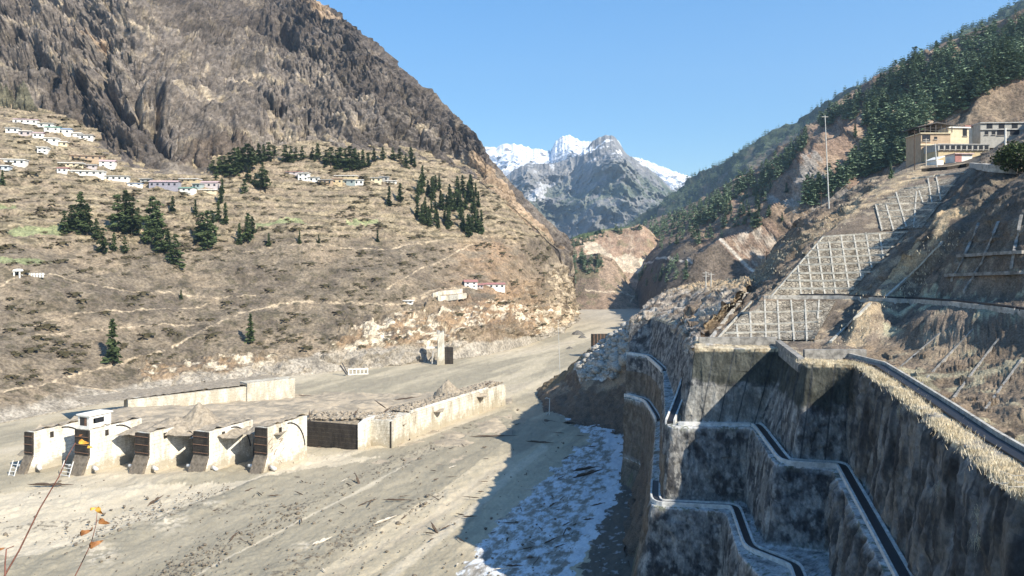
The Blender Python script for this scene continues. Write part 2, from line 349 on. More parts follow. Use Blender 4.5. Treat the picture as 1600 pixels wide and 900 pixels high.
def hill_col(V, N, px, py):
    z = V[:, 2]; n = len(V); c = np.tile(TAN, (n, 1)).astype(float)
    n1 = fbm(V/42, 4, .55, 1); n2 = fbm(V/np.array([16, 16, 5.]), 4, .6, 4); n3 = fbm(V/5, 3, .6, 7)
    fields = sstep(385, 370, py+10*n1)
    c = mix(c, (0.33, 0.265, 0.165), fields*sstep(-.3, .3, n2)*.7)
    c = mix(c, (0.185, 0.15, 0.108), (1-fields)*sstep(-.45, .15, n1+.25*n2+.15)*.8)
    c = mix(c, (0.115, 0.092, 0.07), (1-fields)*sstep(.0, .45, n1*.8+n2*.5)*.7)
    c = mix(c, (0.095, 0.08, 0.05), sstep(.12, .45, n3+.35*n2)*.7)
    # terrace risers: stone and scrub
    ph = (z/5.2+.55*n1+.12*n2) % 1.0
    c = mix(c, (0.085, 0.07, 0.042), fields*np.exp(-((ph-.12)/.12)**2)*sstep(-.2, .1, n2+.4*n3+.15)*.9)
    c = mix(c, (0.36, 0.29, 0.195), fields*np.exp(-((ph-.45)/.14)**2)*.4)
    for pl in ([(20, 352), (95, 352), (100, 366), (60, 369), (10, 366)], [(-40, 404), (60, 406), (95, 412), (60, 416), (-40, 414)], [(540, 342), (590, 340), (595, 346), (540, 350)], [(0, 316), (25, 316), (28, 322), (0, 324)], [(400, 350), (470, 345), (480, 352), (400, 358)]):
        c = mix(c, (0.24, 0.27, 0.13), inpoly(px+3*n3, py+2*n3, pl)*.75)
    # reddish bare slopes at the nose
    red = np.exp(-(((px-770)/75)**2+((py-470)/55)**2))+np.exp(-(((px-760)/40)**2+((py-395)/20)**2))
    c = mix(c, (0.42, 0.27, 0.16), np.clip(red, 0, 1)*sstep(-.4, .3, n2+.2)*.55)
    # pale rock outcrops
    oc = inpoly(px+16*n2, py+10*n3, [(520, 545), (560, 505), (640, 488), (700, 495), (760, 475), (835, 482), (900, 480), (900, 525), (850, 528), (800, 500), (735, 510), (690, 545), (600, 560)]).astype(float)
    oc = np.maximum(oc, inpoly(px+14*n2, py+9*n3, [(225, 560), (300, 560), (420, 560), (480, 575), (330, 600), (230, 605)])*.75)
    rr = fbm(V/np.array([9, 9, 4.]), 4, .6, 40)
    c = mix(c, (0.66, 0.56, 0.42), oc*sstep(-.02, .22, rr)*.9)
    c = mix(c, (0.40, 0.26, 0.15), oc*sstep(.02, .3, -rr)*.5)
    # ochre side of the nose
    c = mix(c, (0.60, 0.49, 0.35), sstep(842, 872, px+6*n3)*sstep(395, 420, py)*sstep(-.3, .2, n2)*.65)
    # grey flood mud plastered on the foot
    lvl = np.interp(px, [-300, 0, 200, 400, 500, 700, 820, 905], [4, 3.5, 3.5, 5, 9, 9, 6, 3])
    c = mix(c, (0.33, 0.29, 0.235), sstep(lvl+1.5, lvl-1.0, z+2.2*n2))
    for ln, w in PATHS_H: c = mix(c, (0.56, 0.44, 0.30), sstep(w+.5, w*.3, dline(px, py+2.5*n3, ln))*sstep(-.35, .1, n3+.1)*.7)
    return c
def hill_disp(V, N, px, py):
    z = V[:, 2]; n1 = fbm(V/60, 4, .5, 1); n2 = fbm(V/18, 4, .55, 4)
    A = sstep(0, 12, z); V = V+N*((n1*4.5+n2*1.1)*A)[:, None]
    rk = np.maximum(inpoly(px, py, [(500, 560), (540, 500), (640, 480), (760, 470), (905, 400), (905, 530), (760, 520), (690, 560), (560, 580)]), inpoly(px, py, [(215, 555), (420, 555), (490, 580), (330, 605), (215, 610)])*.6).astype(float)
    f, e = cells(V/np.array([9, 9, 5.]), 3); V = V+N*(rk*(f*3.2+ridged(V/12, 4, .55, 9)*2.0-1))[:, None]
    V = V+N*(fbm(V/4, 3, .6, 22)*.45*A)[:, None]
    z = V[:, 2]; fields = sstep(390, 370, py); h = 5.2; q = z/h+.55*fbm(V/42, 4, .55, 1)+.12*fbm(V/np.array([16, 16, 5.]), 4, .6, 4); fr = q % 1.0
    st = np.where(fr < .3, fr/.3, 1.0)-fr; V = V.copy(); V[:, 2] += st*h*.38*fields*A
    gul = ridged(V/np.array([22, 60, 60.]), 3, .5, 66); V[:, 1] += (1-fields)*A*(1-gul)*1.3
    return V
hill = surface('left_hillside', UU2, PYh2, Yh2, hill_disp, hill_col, MATS['hill'], flip='cam'); tag(hill, kind='structure')

# ------------------------------------------------------------------ rocky mountain above the fields
def sky_y(px): return np.interp(px, [-420, -250, 100, 300, 400, 490, 520, 560, 610, 660, 700, 745, 762, 800, 840, 870, 886, 900], [-620, -480, -330, -180, -90, 0, 16, 48, 93, 136, 172, 212, 246, 290, 330, 358, 372, 420])
Um = np.concatenate([np.linspace(-420, 0, 130)[:-1], np.linspace(0, 900, 760)]); Tm = np.linspace(-.12, 1, 470); UU, TT = np.meshgrid(Um, Tm)
ty = top_y(UU); sy = sky_y(UU); sl0 = slope_l(UU); Y0 = CAMZ*F/(base_y(UU)-HZ); bt = (HZ-ty)/F; Yt = (CAMZ+sl0*Y0)/(sl0-bt)-1.0; zt = CAMZ+bt*Yt
PYm = ty+(sy-ty)*TT; sm = .80+.10*np.sin(UU/90); b = (HZ-PYm)/F; Ym = np.where(TT < 0, (CAMZ+sl0*Y0)/(sl0-b)-1.0+np.clip(-TT/.12, 0, 1)*9, (CAMZ-zt+sm*Yt)/(sm-b)); Ym = np.minimum(Ym, 2200)
Ym = Ym+np.clip((UU-872)/28, 0, 1)**2*60
bk = np.linspace(0, 1, 31)[1:][:, None]
UUm = np.concatenate([UU, UU[-1:]+bk*0], 0); Ym2 = np.concatenate([Ym, Ym[-1:]+bk*500], 0)
zr = CAMZ+(HZ-PYm[-1:])/F*Ym[-1:]; zb = zr-bk*300; PYm2 = np.concatenate([PYm, HZ-(zb-CAMZ)/Ym2[-30:]*F], 0)
def mtn_col(V, N, px, py):
    c = np.tile((0.19, 0.16, 0.135), (len(V), 1)).astype(float)
    D = V@np.array([[.83, 0, -.55], [0, 1, 0], [.55, 0, .83]]).T
    n1 = fbm(V/110, 4, .55, 2); n2 = fbm(D/np.array([40, 30, 14.]), 5, .6, 5); n3 = fbm(V/9, 3, .6, 3)
    c = mix(c, (0.29, 0.245, 0.20), sstep(-.05, .35, n2)*.8)
    c = mix(c, (0.42, 0.34, 0.235), sstep(.28, .55, n2+.3*n3)*.7)
    # dark scree and scrub slopes
    dk = np.maximum(inpoly(px+25*n2, py+25*n2, [(280, -300), (500, 0), (620, 90), (745, 200), (760, 250), (640, 190), (520, 110), (420, 60), (300, 0), (150, -100)]), inpoly(px+25*n2, py+18*n2, [(80, 110), (150, 130), (240, 190), (280, 262), (200, 262), (150, 215), (60, 170)]))
    c = mix(c, (0.095, 0.078, 0.068), dk*(.65+.2*n3))
    c = mix(c, (0.085, 0.07, 0.06), sstep(.0, .4, n1)*.6)
    c = mix(c, (0.17, 0.13, 0.10), inpoly(px+10*n2, py+10*n2, [(280, 235), (330, 210), (400, 215), (450, 240), (330, 262), (280, 266)])*.75)
    # bare ochre shoulders near the lower ridge
    oc = inpoly(px+12*n2, py+10*n2, [(735, 235), (770, 258), (800, 300), (850, 350), (878, 385), (850, 372), (790, 318), (745, 275)]).astype(float)
    oc = np.maximum(oc, inpoly(px+10*n2, py+8*n2, [(465, -5), (500, 4), (540, 32), (500, 25)])); oc = np.maximum(oc, inpoly(px+12*n2, py+6*n3, [(100, 36), (170, 45), (160, 55), (110, 48)]))
    c = mix(c, (0.46, 0.33, 0.215), oc*.75)
    c = mix(c, (0.10, 0.10, 0.055), inpoly(px+8*n3, py+8*n3, [(-30, 130), (40, 130), (65, 165), (50, 180), (-30, 160)])*.7)
    return c
def mtn_disp(V, N, px, py):
    TTm = np.clip((top_y(px)-py)/22, 0, 1)*np.interp(px, [-400, 700, 800, 900], [1, 1, .7, .5]); V = V+N*(fbm(V/60, 4, .5, 1)*4.5+fbm(V/18, 4, .55, 4)*1.1)[:, None]*(1-.6*TTm)[:, None]
    D = V@np.array([[.83, 0, -.55], [0, 1, 0], [.55, 0, .83]]).T
    f, e = cells(D/np.array([85, 120, 30.]), 11, 1.1); f2, e2 = cells(D/np.array([30, 50, 11.])+fbm(V/30, 2)[:, None]*.4, 12, 1.1)
    r = ridged(D/np.array([170, 240, 52.]), 5, .52, 7)
    a = 1/(1+np.exp(-(300-px)/110)); a = .45+.55*a
    sk = np.interp(py-sky_y(px), [0, 10, 40], [.25, .5, 1])
    V = V+N*(TTm*sk*(f*8*a+f2*4.5+(r-1.0)*15*a))[:, None]
    # crevices running down the face
    for pts, w, h in (([(150, 60), (165, 95), (158, 125), (178, 150), (215, 190), (210, 130), (235, 130)], 7, 26), ([(240, 120), (250, 165), (243, 200), (262, 235)], 6, 26), ([(15, 45), (50, 55), (60, 90), (110, 115), (130, 140)], 8, 26), ([(435, 30), (460, 60)], 7, 24), ([(425, 140), (440, 165)], 5, 20), ([(0, 85), (60, 100)], 6, 20)):
        d = dline(px+5*fbm(V/20, 2, .5, 3), py, pts); V = V-N*(h*np.exp(-(d/w)**2))[:, None]
    for k_, (sc_, dp, sd) in enumerate((((150, 200, 42.), 15, 91), ((60, 90, 22.), 9, 92), ((26, 30, 60.), 7, 93), ((22, 40, 8.), 4, 94))):
        q = perlin(D/np.array(sc_)+.35*fbm(V/25, 3, .6, sd)[:, None], sd); V = V-N*(TTm*sk*dp*np.clip(1-np.abs(q)/.085, 0, 1)**.7*sstep(-.6, .1, perlin(V/90, sd+4)))[:, None]
    V = V+N*(TTm*sk*((ridged(D/np.array([60, 90, 15.]), 5, .6, 6)-.9)*7.5*(.6+.4*a)+(ridged(D/np.array([16, 16, 6.]), 3, .6, 16)-.9)*2.6+fbm(V/3.5, 2, .6, 8)*.7))[:, None]
    return V
mtn = surface('left_mountain', UUm, PYm2, Ym2, mtn_disp, mtn_col, MATS['rock'], flip='cam'); tag(mtn, kind='structure')

# ------------------------------------------------------------------ terrace spurs closing the valley
def spur(name, crest, basey, Yb, Yc, back, colf, amp, nr=130, nc=360):
    xs = np.linspace(crest[0][0], crest[-1][0], nc); cy = np.interp(xs, *zip(*crest)); t = np.linspace(0, 1, nr)[:, None]
    t2 = t**.9; cy2 = cy[None, :]; by_ = np.interp(xs, *zip(*basey))[None, :]; P = by_+(cy2-by_)*t2; Yv = 1/((1/Yb)*(1-t2)+(1/Yc)*t2)+0*P
    tb = np.linspace(0, 1, 25)[1:][:, None]; zc = CAMZ+(HZ-cy2)/F*Yc; Yk = Yc+tb*back+0*cy2; zk = zc+tb*6-80*(tb**3)
    X = np.concatenate([(xs[None, :]-CX)/F*Yv, (xs[None, :]-CX)/F*(Yc+0*tb)*(1+0*Yk)], 0)
    Y = np.concatenate([Yv, Yk], 0); Z = np.concatenate([CAMZ-(P-HZ)/F*Yv, zk], 0)
    def dsp(V, N, px, py):
        r = ridged(V/np.array([70, 200, 120.]), 4, .5, 3)-1; return V+N*(amp*(r*3.5+fbm(V/18, 4, .6, 2)*1.3)*sstep(-2, 15, V[:, 2]))[:, None]
    return tag(surface(name, None, None, None, dsp, colf, MATS['hill'], flip='cam', world=(X, Y, Z)), kind='structure')
def m1_col(V, N, px, py):
    n2 = fbm(V/20, 4, .6, 4); n3 = fbm(V/np.array([8, 8, 30.]), 3, .6, 5); c = np.tile((0.34, 0.235, 0.165), (len(V), 1)).astype(float)
    c = mix(c, (0.42, 0.33, 0.24), sstep(.0, .4, n3)*.6); c = mix(c, (0.17, 0.15, 0.08), sstep(.25, .5, n2)*.6)
    c = mix(c, (0.66, 0.56, 0.42), inpoly(px+6*n3, py+5*n2, [(905, 380), (935, 378), (960, 400), (985, 395), (1010, 405), (1000, 425), (930, 420)])*.65)
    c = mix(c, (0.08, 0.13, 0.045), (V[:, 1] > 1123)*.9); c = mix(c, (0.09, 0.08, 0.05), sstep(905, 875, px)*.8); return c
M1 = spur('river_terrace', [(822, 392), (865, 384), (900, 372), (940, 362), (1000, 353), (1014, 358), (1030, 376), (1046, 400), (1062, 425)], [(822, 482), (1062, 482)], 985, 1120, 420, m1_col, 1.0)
def m2_col(V, N, px, py):
    n2 = fbm(V/16, 4, .6, 4); n3 = fbm(V/6, 3, .6, 5); c = np.tile((0.29, 0.215, 0.155), (len(V), 1)).astype(float)
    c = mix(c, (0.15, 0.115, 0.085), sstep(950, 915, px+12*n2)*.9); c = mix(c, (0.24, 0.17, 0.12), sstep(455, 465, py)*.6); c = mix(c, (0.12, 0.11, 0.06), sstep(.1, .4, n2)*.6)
    c = mix(c, (0.55, 0.45, 0.33), sstep(1.6, .6, dline(px, py+2*n3, [(915, 452), (960, 455), (990, 464), (985, 472)]))*.8); return c
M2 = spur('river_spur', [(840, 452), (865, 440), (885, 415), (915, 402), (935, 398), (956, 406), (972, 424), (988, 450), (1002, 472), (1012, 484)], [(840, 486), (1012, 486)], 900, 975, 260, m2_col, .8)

# ------------------------------------------------------------------ far peaks
def peak(name, sky_, Yb, Yc, zb, disp, colf, nr=260, nc=520, side=0):
    xs = np.linspace(sky_[0][0], sky_[-1][0], nc); sy_ = np.interp(xs, *zip(*sky_))[None, :]; t = np.linspace(0, 1, nr)[:, None]
    sy_ = sy_-(ridged(np.stack([xs/11, xs*0+Yc, xs*0], 1), 4, .6, 3)-.9)[None, :]*1.5
    zc = CAMZ+(HZ-sy_)/F*Yc; Yv = Yb+(Yc-Yb)*t; X = (xs[None, :]-CX)/F*Yv*(1+0*sy_); Z = zb+(zc-zb)*t**1.15; tb = np.linspace(0, 1, 30)[1:][:, None]
    X = np.concatenate([X, X[-1:]+0*tb]); Y = np.concatenate([Yv+0*sy_, Yc+tb*900+0*sy_]); Z = np.concatenate([Z, zc-tb*900])
    return tag(surface(name, None, None, None, disp, colf, MATS['far_rock'], flip='cam', world=(X, Y, Z)), kind='structure')
CEN = [(700, 330), (760, 300), (803, 266), (822, 256), (850, 256), (872, 254), (890, 247), (905, 241), (918, 230), (928, 219), (938, 213), (950, 210), (962, 214), (970, 226), (978, 240), (992, 249), (1010, 262), (1030, 276), (1045, 290), (1070, 312), (1110, 345), (1150, 380)]
def cen_disp(V, N, px, py):
    t = np.clip((V[:, 1]-3400)/1700, 0, 1); r = ridged(V/np.array([300, 900, 900.]), 6, .55, 21); near = np.interp(t, [0, .7, .93, 1, 1.1], [1, .8, .12, .04, .1])
    # a buttress that comes forward to the right of centre and a gully left of it
    b = np.exp(-((V[:, 0]-560-(1-t)*150)/330)**2)*sstep(1.0, .55, t)*330-np.exp(-((V[:, 0]-330+(1-t)*120)/170)**2)*sstep(1.0, .7, t)*210
    f, e = cells(V/np.array([330, 400, 260.]), 5, 1.0); V = V.copy(); V[:, 1] -= near*(b*1.2+(r-.9)*190+f*22+(ridged(V/np.array([110, 300, 260.]), 4, .55, 25)-.9)*60); V[:, 2] += near*fbm(V/120, 4, .6, 4)*13; return V
def cen_col(V, N, px, py):
    n2 = fbm(V/160, 5, .6, 4); n3 = fbm(V/np.array([60, 60, 130.]), 4, .6, 5); c = np.tile((0.21, 0.205, 0.20), (len(V), 1)).astype(float)
    c = mix(c, (0.30, 0.285, 0.265), sstep(-.1, .4, n3)*.7); z = V[:, 2]
    g = np.exp(-((z-360-.12*(V[:, 0]-300))/130)**2); c = mix(c, (0.09, 0.12, 0.07), g*sstep(-.35, .2, n2)*.75)
    c = mix(c, (0.85, 0.87, 0.9), sstep(.2, .32, n3*.9+n2*.4+(z-880)/1500)*sstep(520, 700, z))
    c = mix(c, (0.80, 0.8, 0.82), inpoly(px+8*n2, py+8*n2, [(830, 292), (870, 272), (876, 278), (845, 310), (822, 318)])*.5); return c
far1 = peak('far_mountain', CEN, 3300, 5000, 60, cen_disp, cen_col)
SNO = [(690, 260), (740, 236), (757, 229), (775, 230), (790, 224), (815, 226), (832, 232), (846, 233), (860, 236), (868, 221), (877, 214), (888, 211), (896, 214), (905, 219), (925, 222), (960, 232), (985, 245), (1005, 249), (1030, 259), (1060, 270), (1085, 279), (1120, 300), (1200, 330)]
def sno_disp(V, N, px, py):
    t = np.clip((V[:, 1]-5600)/2400, 0, 1); near = np.interp(t, [0, .7, .93, 1], [1, .7, .12, .03]); r = ridged(V/np.array([600, 900, 900.]), 6, .55, 31); f, e = cells(V/np.array([420, 500, 380.]), 15, 1.0)
    V = V.copy(); V[:, 1] -= near*((r-.9)*380+f*60); V[:, 2] += near*fbm(V/150, 4, .6, 4)*14; return V
def sno_col(V, N, px, py):
    n3 = fbm(V/np.array([110, 110, 150.]), 5, .62, 5); c = np.tile((0.86, 0.88, 0.92), (len(V), 1)).astype(float)
    n4 = ridged(V/260, 4, .6, 9)
    c = mix(c, (0.24, 0.23, 0.23), sstep(.26, .4, n3+.12*(n4-1)+np.clip((700-V[:, 2])/600, -.12, 1))); return c
far2 = peak('snow_peaks', SNO, 5400, 8000, 300, sno_disp, sno_col)
# ------------------------------------------------------------------ forested right mountain and a ridge behind it
RB = [(990, 484, 950), (1012, 480, 860), (1040, 466, 650), (1090, 448, 520), (1160, 442, 440), (1240, 405, 405), (1300, 350, 380), (1370, 315, 370), (1440, 285, 365), (1530, 255, 360), (1620, 235, 350), (1850, 160, 330)]
RM = [(984, 430, 1150), (1010, 404, 1050), (1058, 392, 850), (1110, 380, 720), (1180, 338, 620), (1245, 300, 575), (1305, 255, 545), (1375, 208, 530), (1445, 180, 505), (1530, 140, 485), (1620, 110, 465), (1850, 20, 430)]
RS = [(990, 362, 1900), (1012, 345, 1800), (1062, 329, 1600), (1120, 300, 1400), (1190, 262, 1220), (1245, 222, 1120), (1298, 176, 1050), (1370, 133, 980), (1440, 97, 930), (1530, 58, 880), (1610, 24, 840), (1850, -80, 760)]
def rback(S):
    o = []
    for p in S:
        w = W(*p); q = w+Vector((140, 160, -120)); x, y = PX(*q); o.append((x, y, q.y))
    return o
PXr, PYr, Yr = loft([[(x, y+26, Y*.94) for x, y, Y in RB], RB, RM, RS, rback(RS)], 520, 760)
def rmt_disp(V, N, px, py):
    A = np.interp(V[:, 1], [360, 500, 800, 1600], [.35, 1, 1.1, 1.4]); skd = py-np.interp(px, [p[0] for p in RS], [p[1] for p in RS]); A = A*np.interp(skd, [-5, 0, 12, 60], [.5, .3, .6, 1])*np.interp(px, [1010, 1190], [.08, 1])
    r = ridged(V/np.array([260, 150, 400.]), 4, .5, 23)-1; f, e = cells(V/np.array([40, 34, 30.]), 4, 1.0)
    return V+N*(A*(r*30+fbm(V/35, 4, .55, 7)*8+f*3.5+fbm(V/6, 3, .6, 9)*.9))[:, None]
def rmt_col(V, N, px, py):
    n1 = fbm(V/70, 4, .55, 2); n2 = fbm(V/20, 4, .6, 4); n3 = fbm(V/6, 3, .6, 5); c = np.tile((0.26, 0.18, 0.13), (len(V), 1)).astype(float)
    c = mix(c, (0.37, 0.27, 0.185), sstep(-.1, .35, n2)*.7); c = mix(c, (0.13, 0.11, 0.075), sstep(.05, .4, n1+.3*n3)*.5)
    c = mix(c, (0.33, 0.31, 0.28), inpoly(px+14*n2, py+10*n2, [(1190, 290), (1260, 290), (1300, 255), (1290, 300), (1250, 325), (1200, 330)])*.7)
    c = mix(c, (0.58, 0.50, 0.40), inpoly(px+8*n2, py+6*n2, [(1120, 372), (1165, 358), (1210, 355), (1200, 375), (1150, 392), (1110, 392)])*sstep(-.2, .2, n3)*.7)
    c = mix(c, (0.12, 0.10, 0.08), inpoly(px+8*n2, py+6*n2, [(960, 385), (1060, 375), (1130, 400), (1190, 400), (1230, 410), (1190, 450), (960, 490)])*.85)  # darker nose: shade of the slopes, with dark forest, put into the colour
    c = mix(c, (0.56, 0.50, 0.42), sstep(2.2, .8, dline(px, py, [(965, 418), (985, 412), (1060, 405), (1140, 398), (1190, 394), (1220, 388)])))
    c = mix(c, (0.45, 0.36, 0.26), sstep(2.5, 1, dline(px, py, [(1370, 205), (1400, 180), (1470, 150), (1520, 128)]))*.6)
    return c
rmt = surface('right_mountain', PXr, PYr, Yr, rmt_disp, rmt_col, MATS['hill'], flip='cam'); tag(rmt, kind='structure')
FS = [(960, 375, 3000), (1000, 350, 3000), (1060, 298, 2900), (1110, 270, 2800), (1180, 226, 2600), (1290, 168, 2400), (1380, 120, 2200), (1450, 82, 2100), (1530, 44, 2000), (1600, 8, 1950), (1850, -120, 1800)]
PXf, PYf, Yf = loft([[(x, y+160, Y*.6) for x, y, Y in FS], [(x, y+60, Y*.85) for x, y, Y in FS], FS, rback(FS)], 200, 460)
def fr_col(V, N, px, py):
    n1 = fbm(V/140, 4, .55, 2); c = np.tile((0.065, 0.085, 0.05), (len(V), 1)).astype(float); return mix(c, (0.20, 0.16, 0.12), sstep(.1, .4, n1)*.8)
frg = surface('far_right_ridge', PXf, PYf, Yf, lambda V, N, a, b: V+N*((ridged(V/300, 4, .5, 3)-1)*26+fbm(V/22, 3, .6, 4)*7)[:, None], fr_col, MATS['hill'], flip='cam'); tag(frg, kind='structure')
# ------------------------------------------------------------------ benched excavation on the right bank (world control lines)
ROWS = [
 # back of the rim
 [(35,229,43),(41,226,44.5),(43,190,44.6),(31.5,137,45.8),(44.6,136,45.2),(45,119,45),(50,118,45),(47,92,45),(41,67,45),(37,52,45),(33,15,45)],
 [(33.3,225,42),(39,222,43),(39.5,190,43.3),(29.5,129.8,45),(44,129.3,45),(41.2,111.6,45),(48.2,111.6,45),(42.9,89,45),(36.2,64.7,45),(32.4,50.7,45),(28,15,45)],
 [(31.6,222,33),(37.2,216,33),(36.5,190,33),(27.4,128.6,33.2),(40,128,33),(38.9,110.4,31.6),(46.7,110.6,31.2),(40.9,88.5,31),(34.5,65,31),(30.5,50.6,31),(26,15,31)],
 [(31,220,33),(36.4,213,33),(35.4,187,33),(24.2,126,33),(37.8,126,33),(35.8,109.0,31.5),(43.6,109,31),(38.0,88,31),(31.9,65,31),(27.7,50.4,31),(23.5,15,31)],
 [(30.6,219,22.5),(35.8,211,22.5),(34.6,185,22.5),(23.2,124.6,21.8),(36.4,124.6,21.6),(33.5,106.5,21.5),(41.3,104,21.5),(35.6,87,21.5),(29.5,64.5,21.5),(25.5,50,21.5),(21.5,15,21.5)],
 [(29.8,216,22),(34.4,207,22),(33,183,22),(21.2,123.2,21.5),(32.2,120.3,21.5),(29.4,104,21.4),(30,95,21.4),(29.6,85,21.4),(24.5,64,21.4),(21.5,50,21.4),(17.5,15,21.4)],
 [(29.2,215,6),(33.8,206,6),(31,181,6),(18.2,121,8),(31,118,9),(27.5,102,9),(28,93,9),(27.5,84,9),(22,63,9),(19,49,9),(15,15,9)],
 [(28,212,-3),(31,203,-3),(27,178,-3),(15.6,120,-3),(14,112,-3),(14,101,-3),(14,92,-3),(14,82,-3),(12,62,-3),(10,48,-3),(8,12,-3)],
]
R = np.array(ROWS, float)
segl = [30, 50, 150, 120, 90, 60, 130, 130, 90, 90]          # columns between key points
# straight lines between key points with softly rounded corners
def lin_cols(A):
    out = []
    for i, n in enumerate(segl):
        t = (np.arange(n)/n)[None, :, None]; out.append(A[:, i:i+1]*(1-t)+A[:, i+1:i+2]*t)
    out.append(A[:, -1:]); return np.concatenate(out, 1)
Lc = lin_cols(R)
ker = np.exp(-(np.arange(-6, 7)/2.0)**2); ker /= ker.sum(); pad = np.pad(Lc, ((0, 0), (6, 6), (0, 0)), 'edge')
Ls = sum(ker[k]*pad[:, k:k+Lc.shape[1]] for k in range(13))
k2_ = np.exp(-(np.arange(-30, 31)/10.0)**2); k2_ /= k2_.sum(); pad2 = np.pad(Lc, ((0, 0), (30, 30), (0, 0)), 'edge'); Lr = sum(k2_[k]*pad2[:, k:k+Lc.shape[1]] for k in range(61))
Lc = np.concatenate([Ls[:2], .5*Ls[2:3]+.5*Lr[2:3], Lr[3:]])
rown = [8, 90, 14, 80, 22, 80, 50]; isw = [0, 1, 0, 1, 0, 1, 0.6]; big = []; wall = []; lev = []
for i, n in enumerate(rown):
    t = (np.arange(n)/n)[:, None, None]; big.append(Lc[i]*(1-t)+Lc[i+1]*t)
    tt = np.arange(n)/n; wall.append(isw[i]*np.clip(np.minimum(tt, 1-tt)*12, .0, 1)); lev.append(tt+i)
big.append(Lc[-1:]); wall.append([0]); lev.append([7]); P = np.concatenate(big, 0); wall = np.concatenate(wall); lev = np.concatenate(lev)
wallm = (wall[:, None]+0*P[..., 0]).ravel(); levm = (lev[:, None]+0*P[..., 0]).ravel(); colm = (np.arange(P.shape[1])[None, :]+0*P[..., 0]).ravel()
kp = np.cumsum([0]+segl)
arcl = np.concatenate([[0], np.cumsum(np.hypot(*(np.diff(Lc[1], axis=0)[:, :2].T)))]); sm_ = (arcl[None, :]+0*P[..., 0]).ravel()
def pit_disp(V, N, px, py):
    S = V/np.array([3.4, 3.4, 26.]); fl = ridged(S, 4, .6, 3)-.8; f, e = cells(V/np.array([1.9, 1.9, 2.8]), 8, 1.0)
    rub = fbm(V/1.2, 4, .62, 5); q = np.stack([sm_/7, V[:, 2]/22, 0*sm_], 1); w1_ = fbm(q, 3, .55, 51)
    fa = np.abs(np.sin(np.pi*(sm_/4.3+.9*w1_)))**.55; fb = np.abs(np.sin(np.pi*(sm_/1.45+1.1*fbm(q*2.2, 3, .6, 52))))**.6
    side = ((colm > kp[6]) | ((colm > kp[4]) & (colm < kp[5])) | ((colm > kp[2]-10) & (colm < kp[3]))).astype(float)*(levm < 6.2)
    # long right wall: deep vertical flutes; faces towards the camera: lumpy shotcrete
    rw = ((colm > kp[6]) & (levm < 5.2)).astype(float); a = wallm*(.55+.6*rw)
    N2 = N*np.array([1, 1, .35]); D = a*(fl*.3*(1-side)+side*((fa-.7)*1.7*(1+.5*w1_)+(fb-.7)*.42+.25*w1_)+f*.2*(1-rw)+rub*.13+fbm(V/5, 2, .5, 1)*.4*(1-side))
    V = V+N2*D[:, None]; V = V+N*((1-wallm)*fbm(V/.8, 3, .6, 2)*.10)[:, None]; return V
def pit_col(V, N, px, py):
    n1 = fbm(V/np.array([3.5, 3.5, 5.]), 4, .6, 1); sd_ = ((colm > kp[6]) | ((colm > kp[4]) & (colm < kp[5])))[:, None]; n2 = fbm(V/np.where(sd_, np.array([[1.0, 1.0, 9.]]), np.array([[1.4, 1.4, 1.9]])), 4, .62, 2); n3 = fbm(V/.7, 3, .6, 3)
    c = np.tile((0.25, 0.245, 0.235), (len(V), 1)).astype(float)
    c = mix(c, (0.085, 0.085, 0.088), sstep(-.1, .25, n1)*.85); c = mix(c, (0.47, 0.45, 0.41), sstep(.06, .38, n2)*.75)
    c = mix(c, (0.05, 0.05, 0.052), sstep(.2, .5, -n2+.2*n3)*.7)
    w1 = (levm > 1) & (levm < 2)
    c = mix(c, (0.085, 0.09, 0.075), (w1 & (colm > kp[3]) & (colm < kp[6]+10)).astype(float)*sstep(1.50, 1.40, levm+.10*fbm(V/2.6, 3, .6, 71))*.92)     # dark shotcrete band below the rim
    c = mix(c, (0.40, 0.385, 0.34), (w1 & (colm > kp[3]) & (colm < kp[4]) & (levm > 1.5)).astype(float)*.55)
    brown = ((colm > kp[6]) & (levm < 4)); c = mix(c, (0.27, 0.22, 0.165), brown*sstep(-.0, .35, n2)*.55); c = mix(c, (0.06, 0.055, 0.05), brown*sstep(.0, .4, n1+.3)*.5)
    c = mix(c, (0.20, 0.15, 0.10), ((colm < kp[3]) & (levm > 3.4)).astype(float)*.75)
    bench = (1-wallm)*((levm > 1.8) & (levm < 6)); c = mix(c, (0.50, 0.50, 0.49), bench*sstep(-.35, .1, n1+.15)*.85)
    c = mix(c, (0.11, 0.12, 0.06), bench*sstep(.25, .5, n3+n1)*.8)
    c = mix(c, (0.50, 0.42, 0.29), ((levm < 1.04)*1.0)*sstep(-.4, .1, n1+.2)); c = mix(c, (0.22, 0.17, 0.11), ((levm < 1.06)*1.0)*sstep(.1, .4, n3+.3*n1)*.8)
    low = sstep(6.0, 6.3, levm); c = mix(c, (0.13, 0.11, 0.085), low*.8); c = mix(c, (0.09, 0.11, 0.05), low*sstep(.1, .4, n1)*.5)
    # vertical joints of the shotcrete bays
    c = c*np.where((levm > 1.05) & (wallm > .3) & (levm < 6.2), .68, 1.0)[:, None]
    j = ((colm-kp[3]) % 27 < 1.1) & w1 & (colm > kp[3]); c = mix(c, (0.04, 0.045, 0.05), j*.8)
    return c
pit = surface('rock_cut_benches', None, None, None, pit_disp, pit_col, MATS['cliff'], flip='cam', world=(P[..., 0], P[..., 1], P[..., 2])); tag(pit, kind='structure')

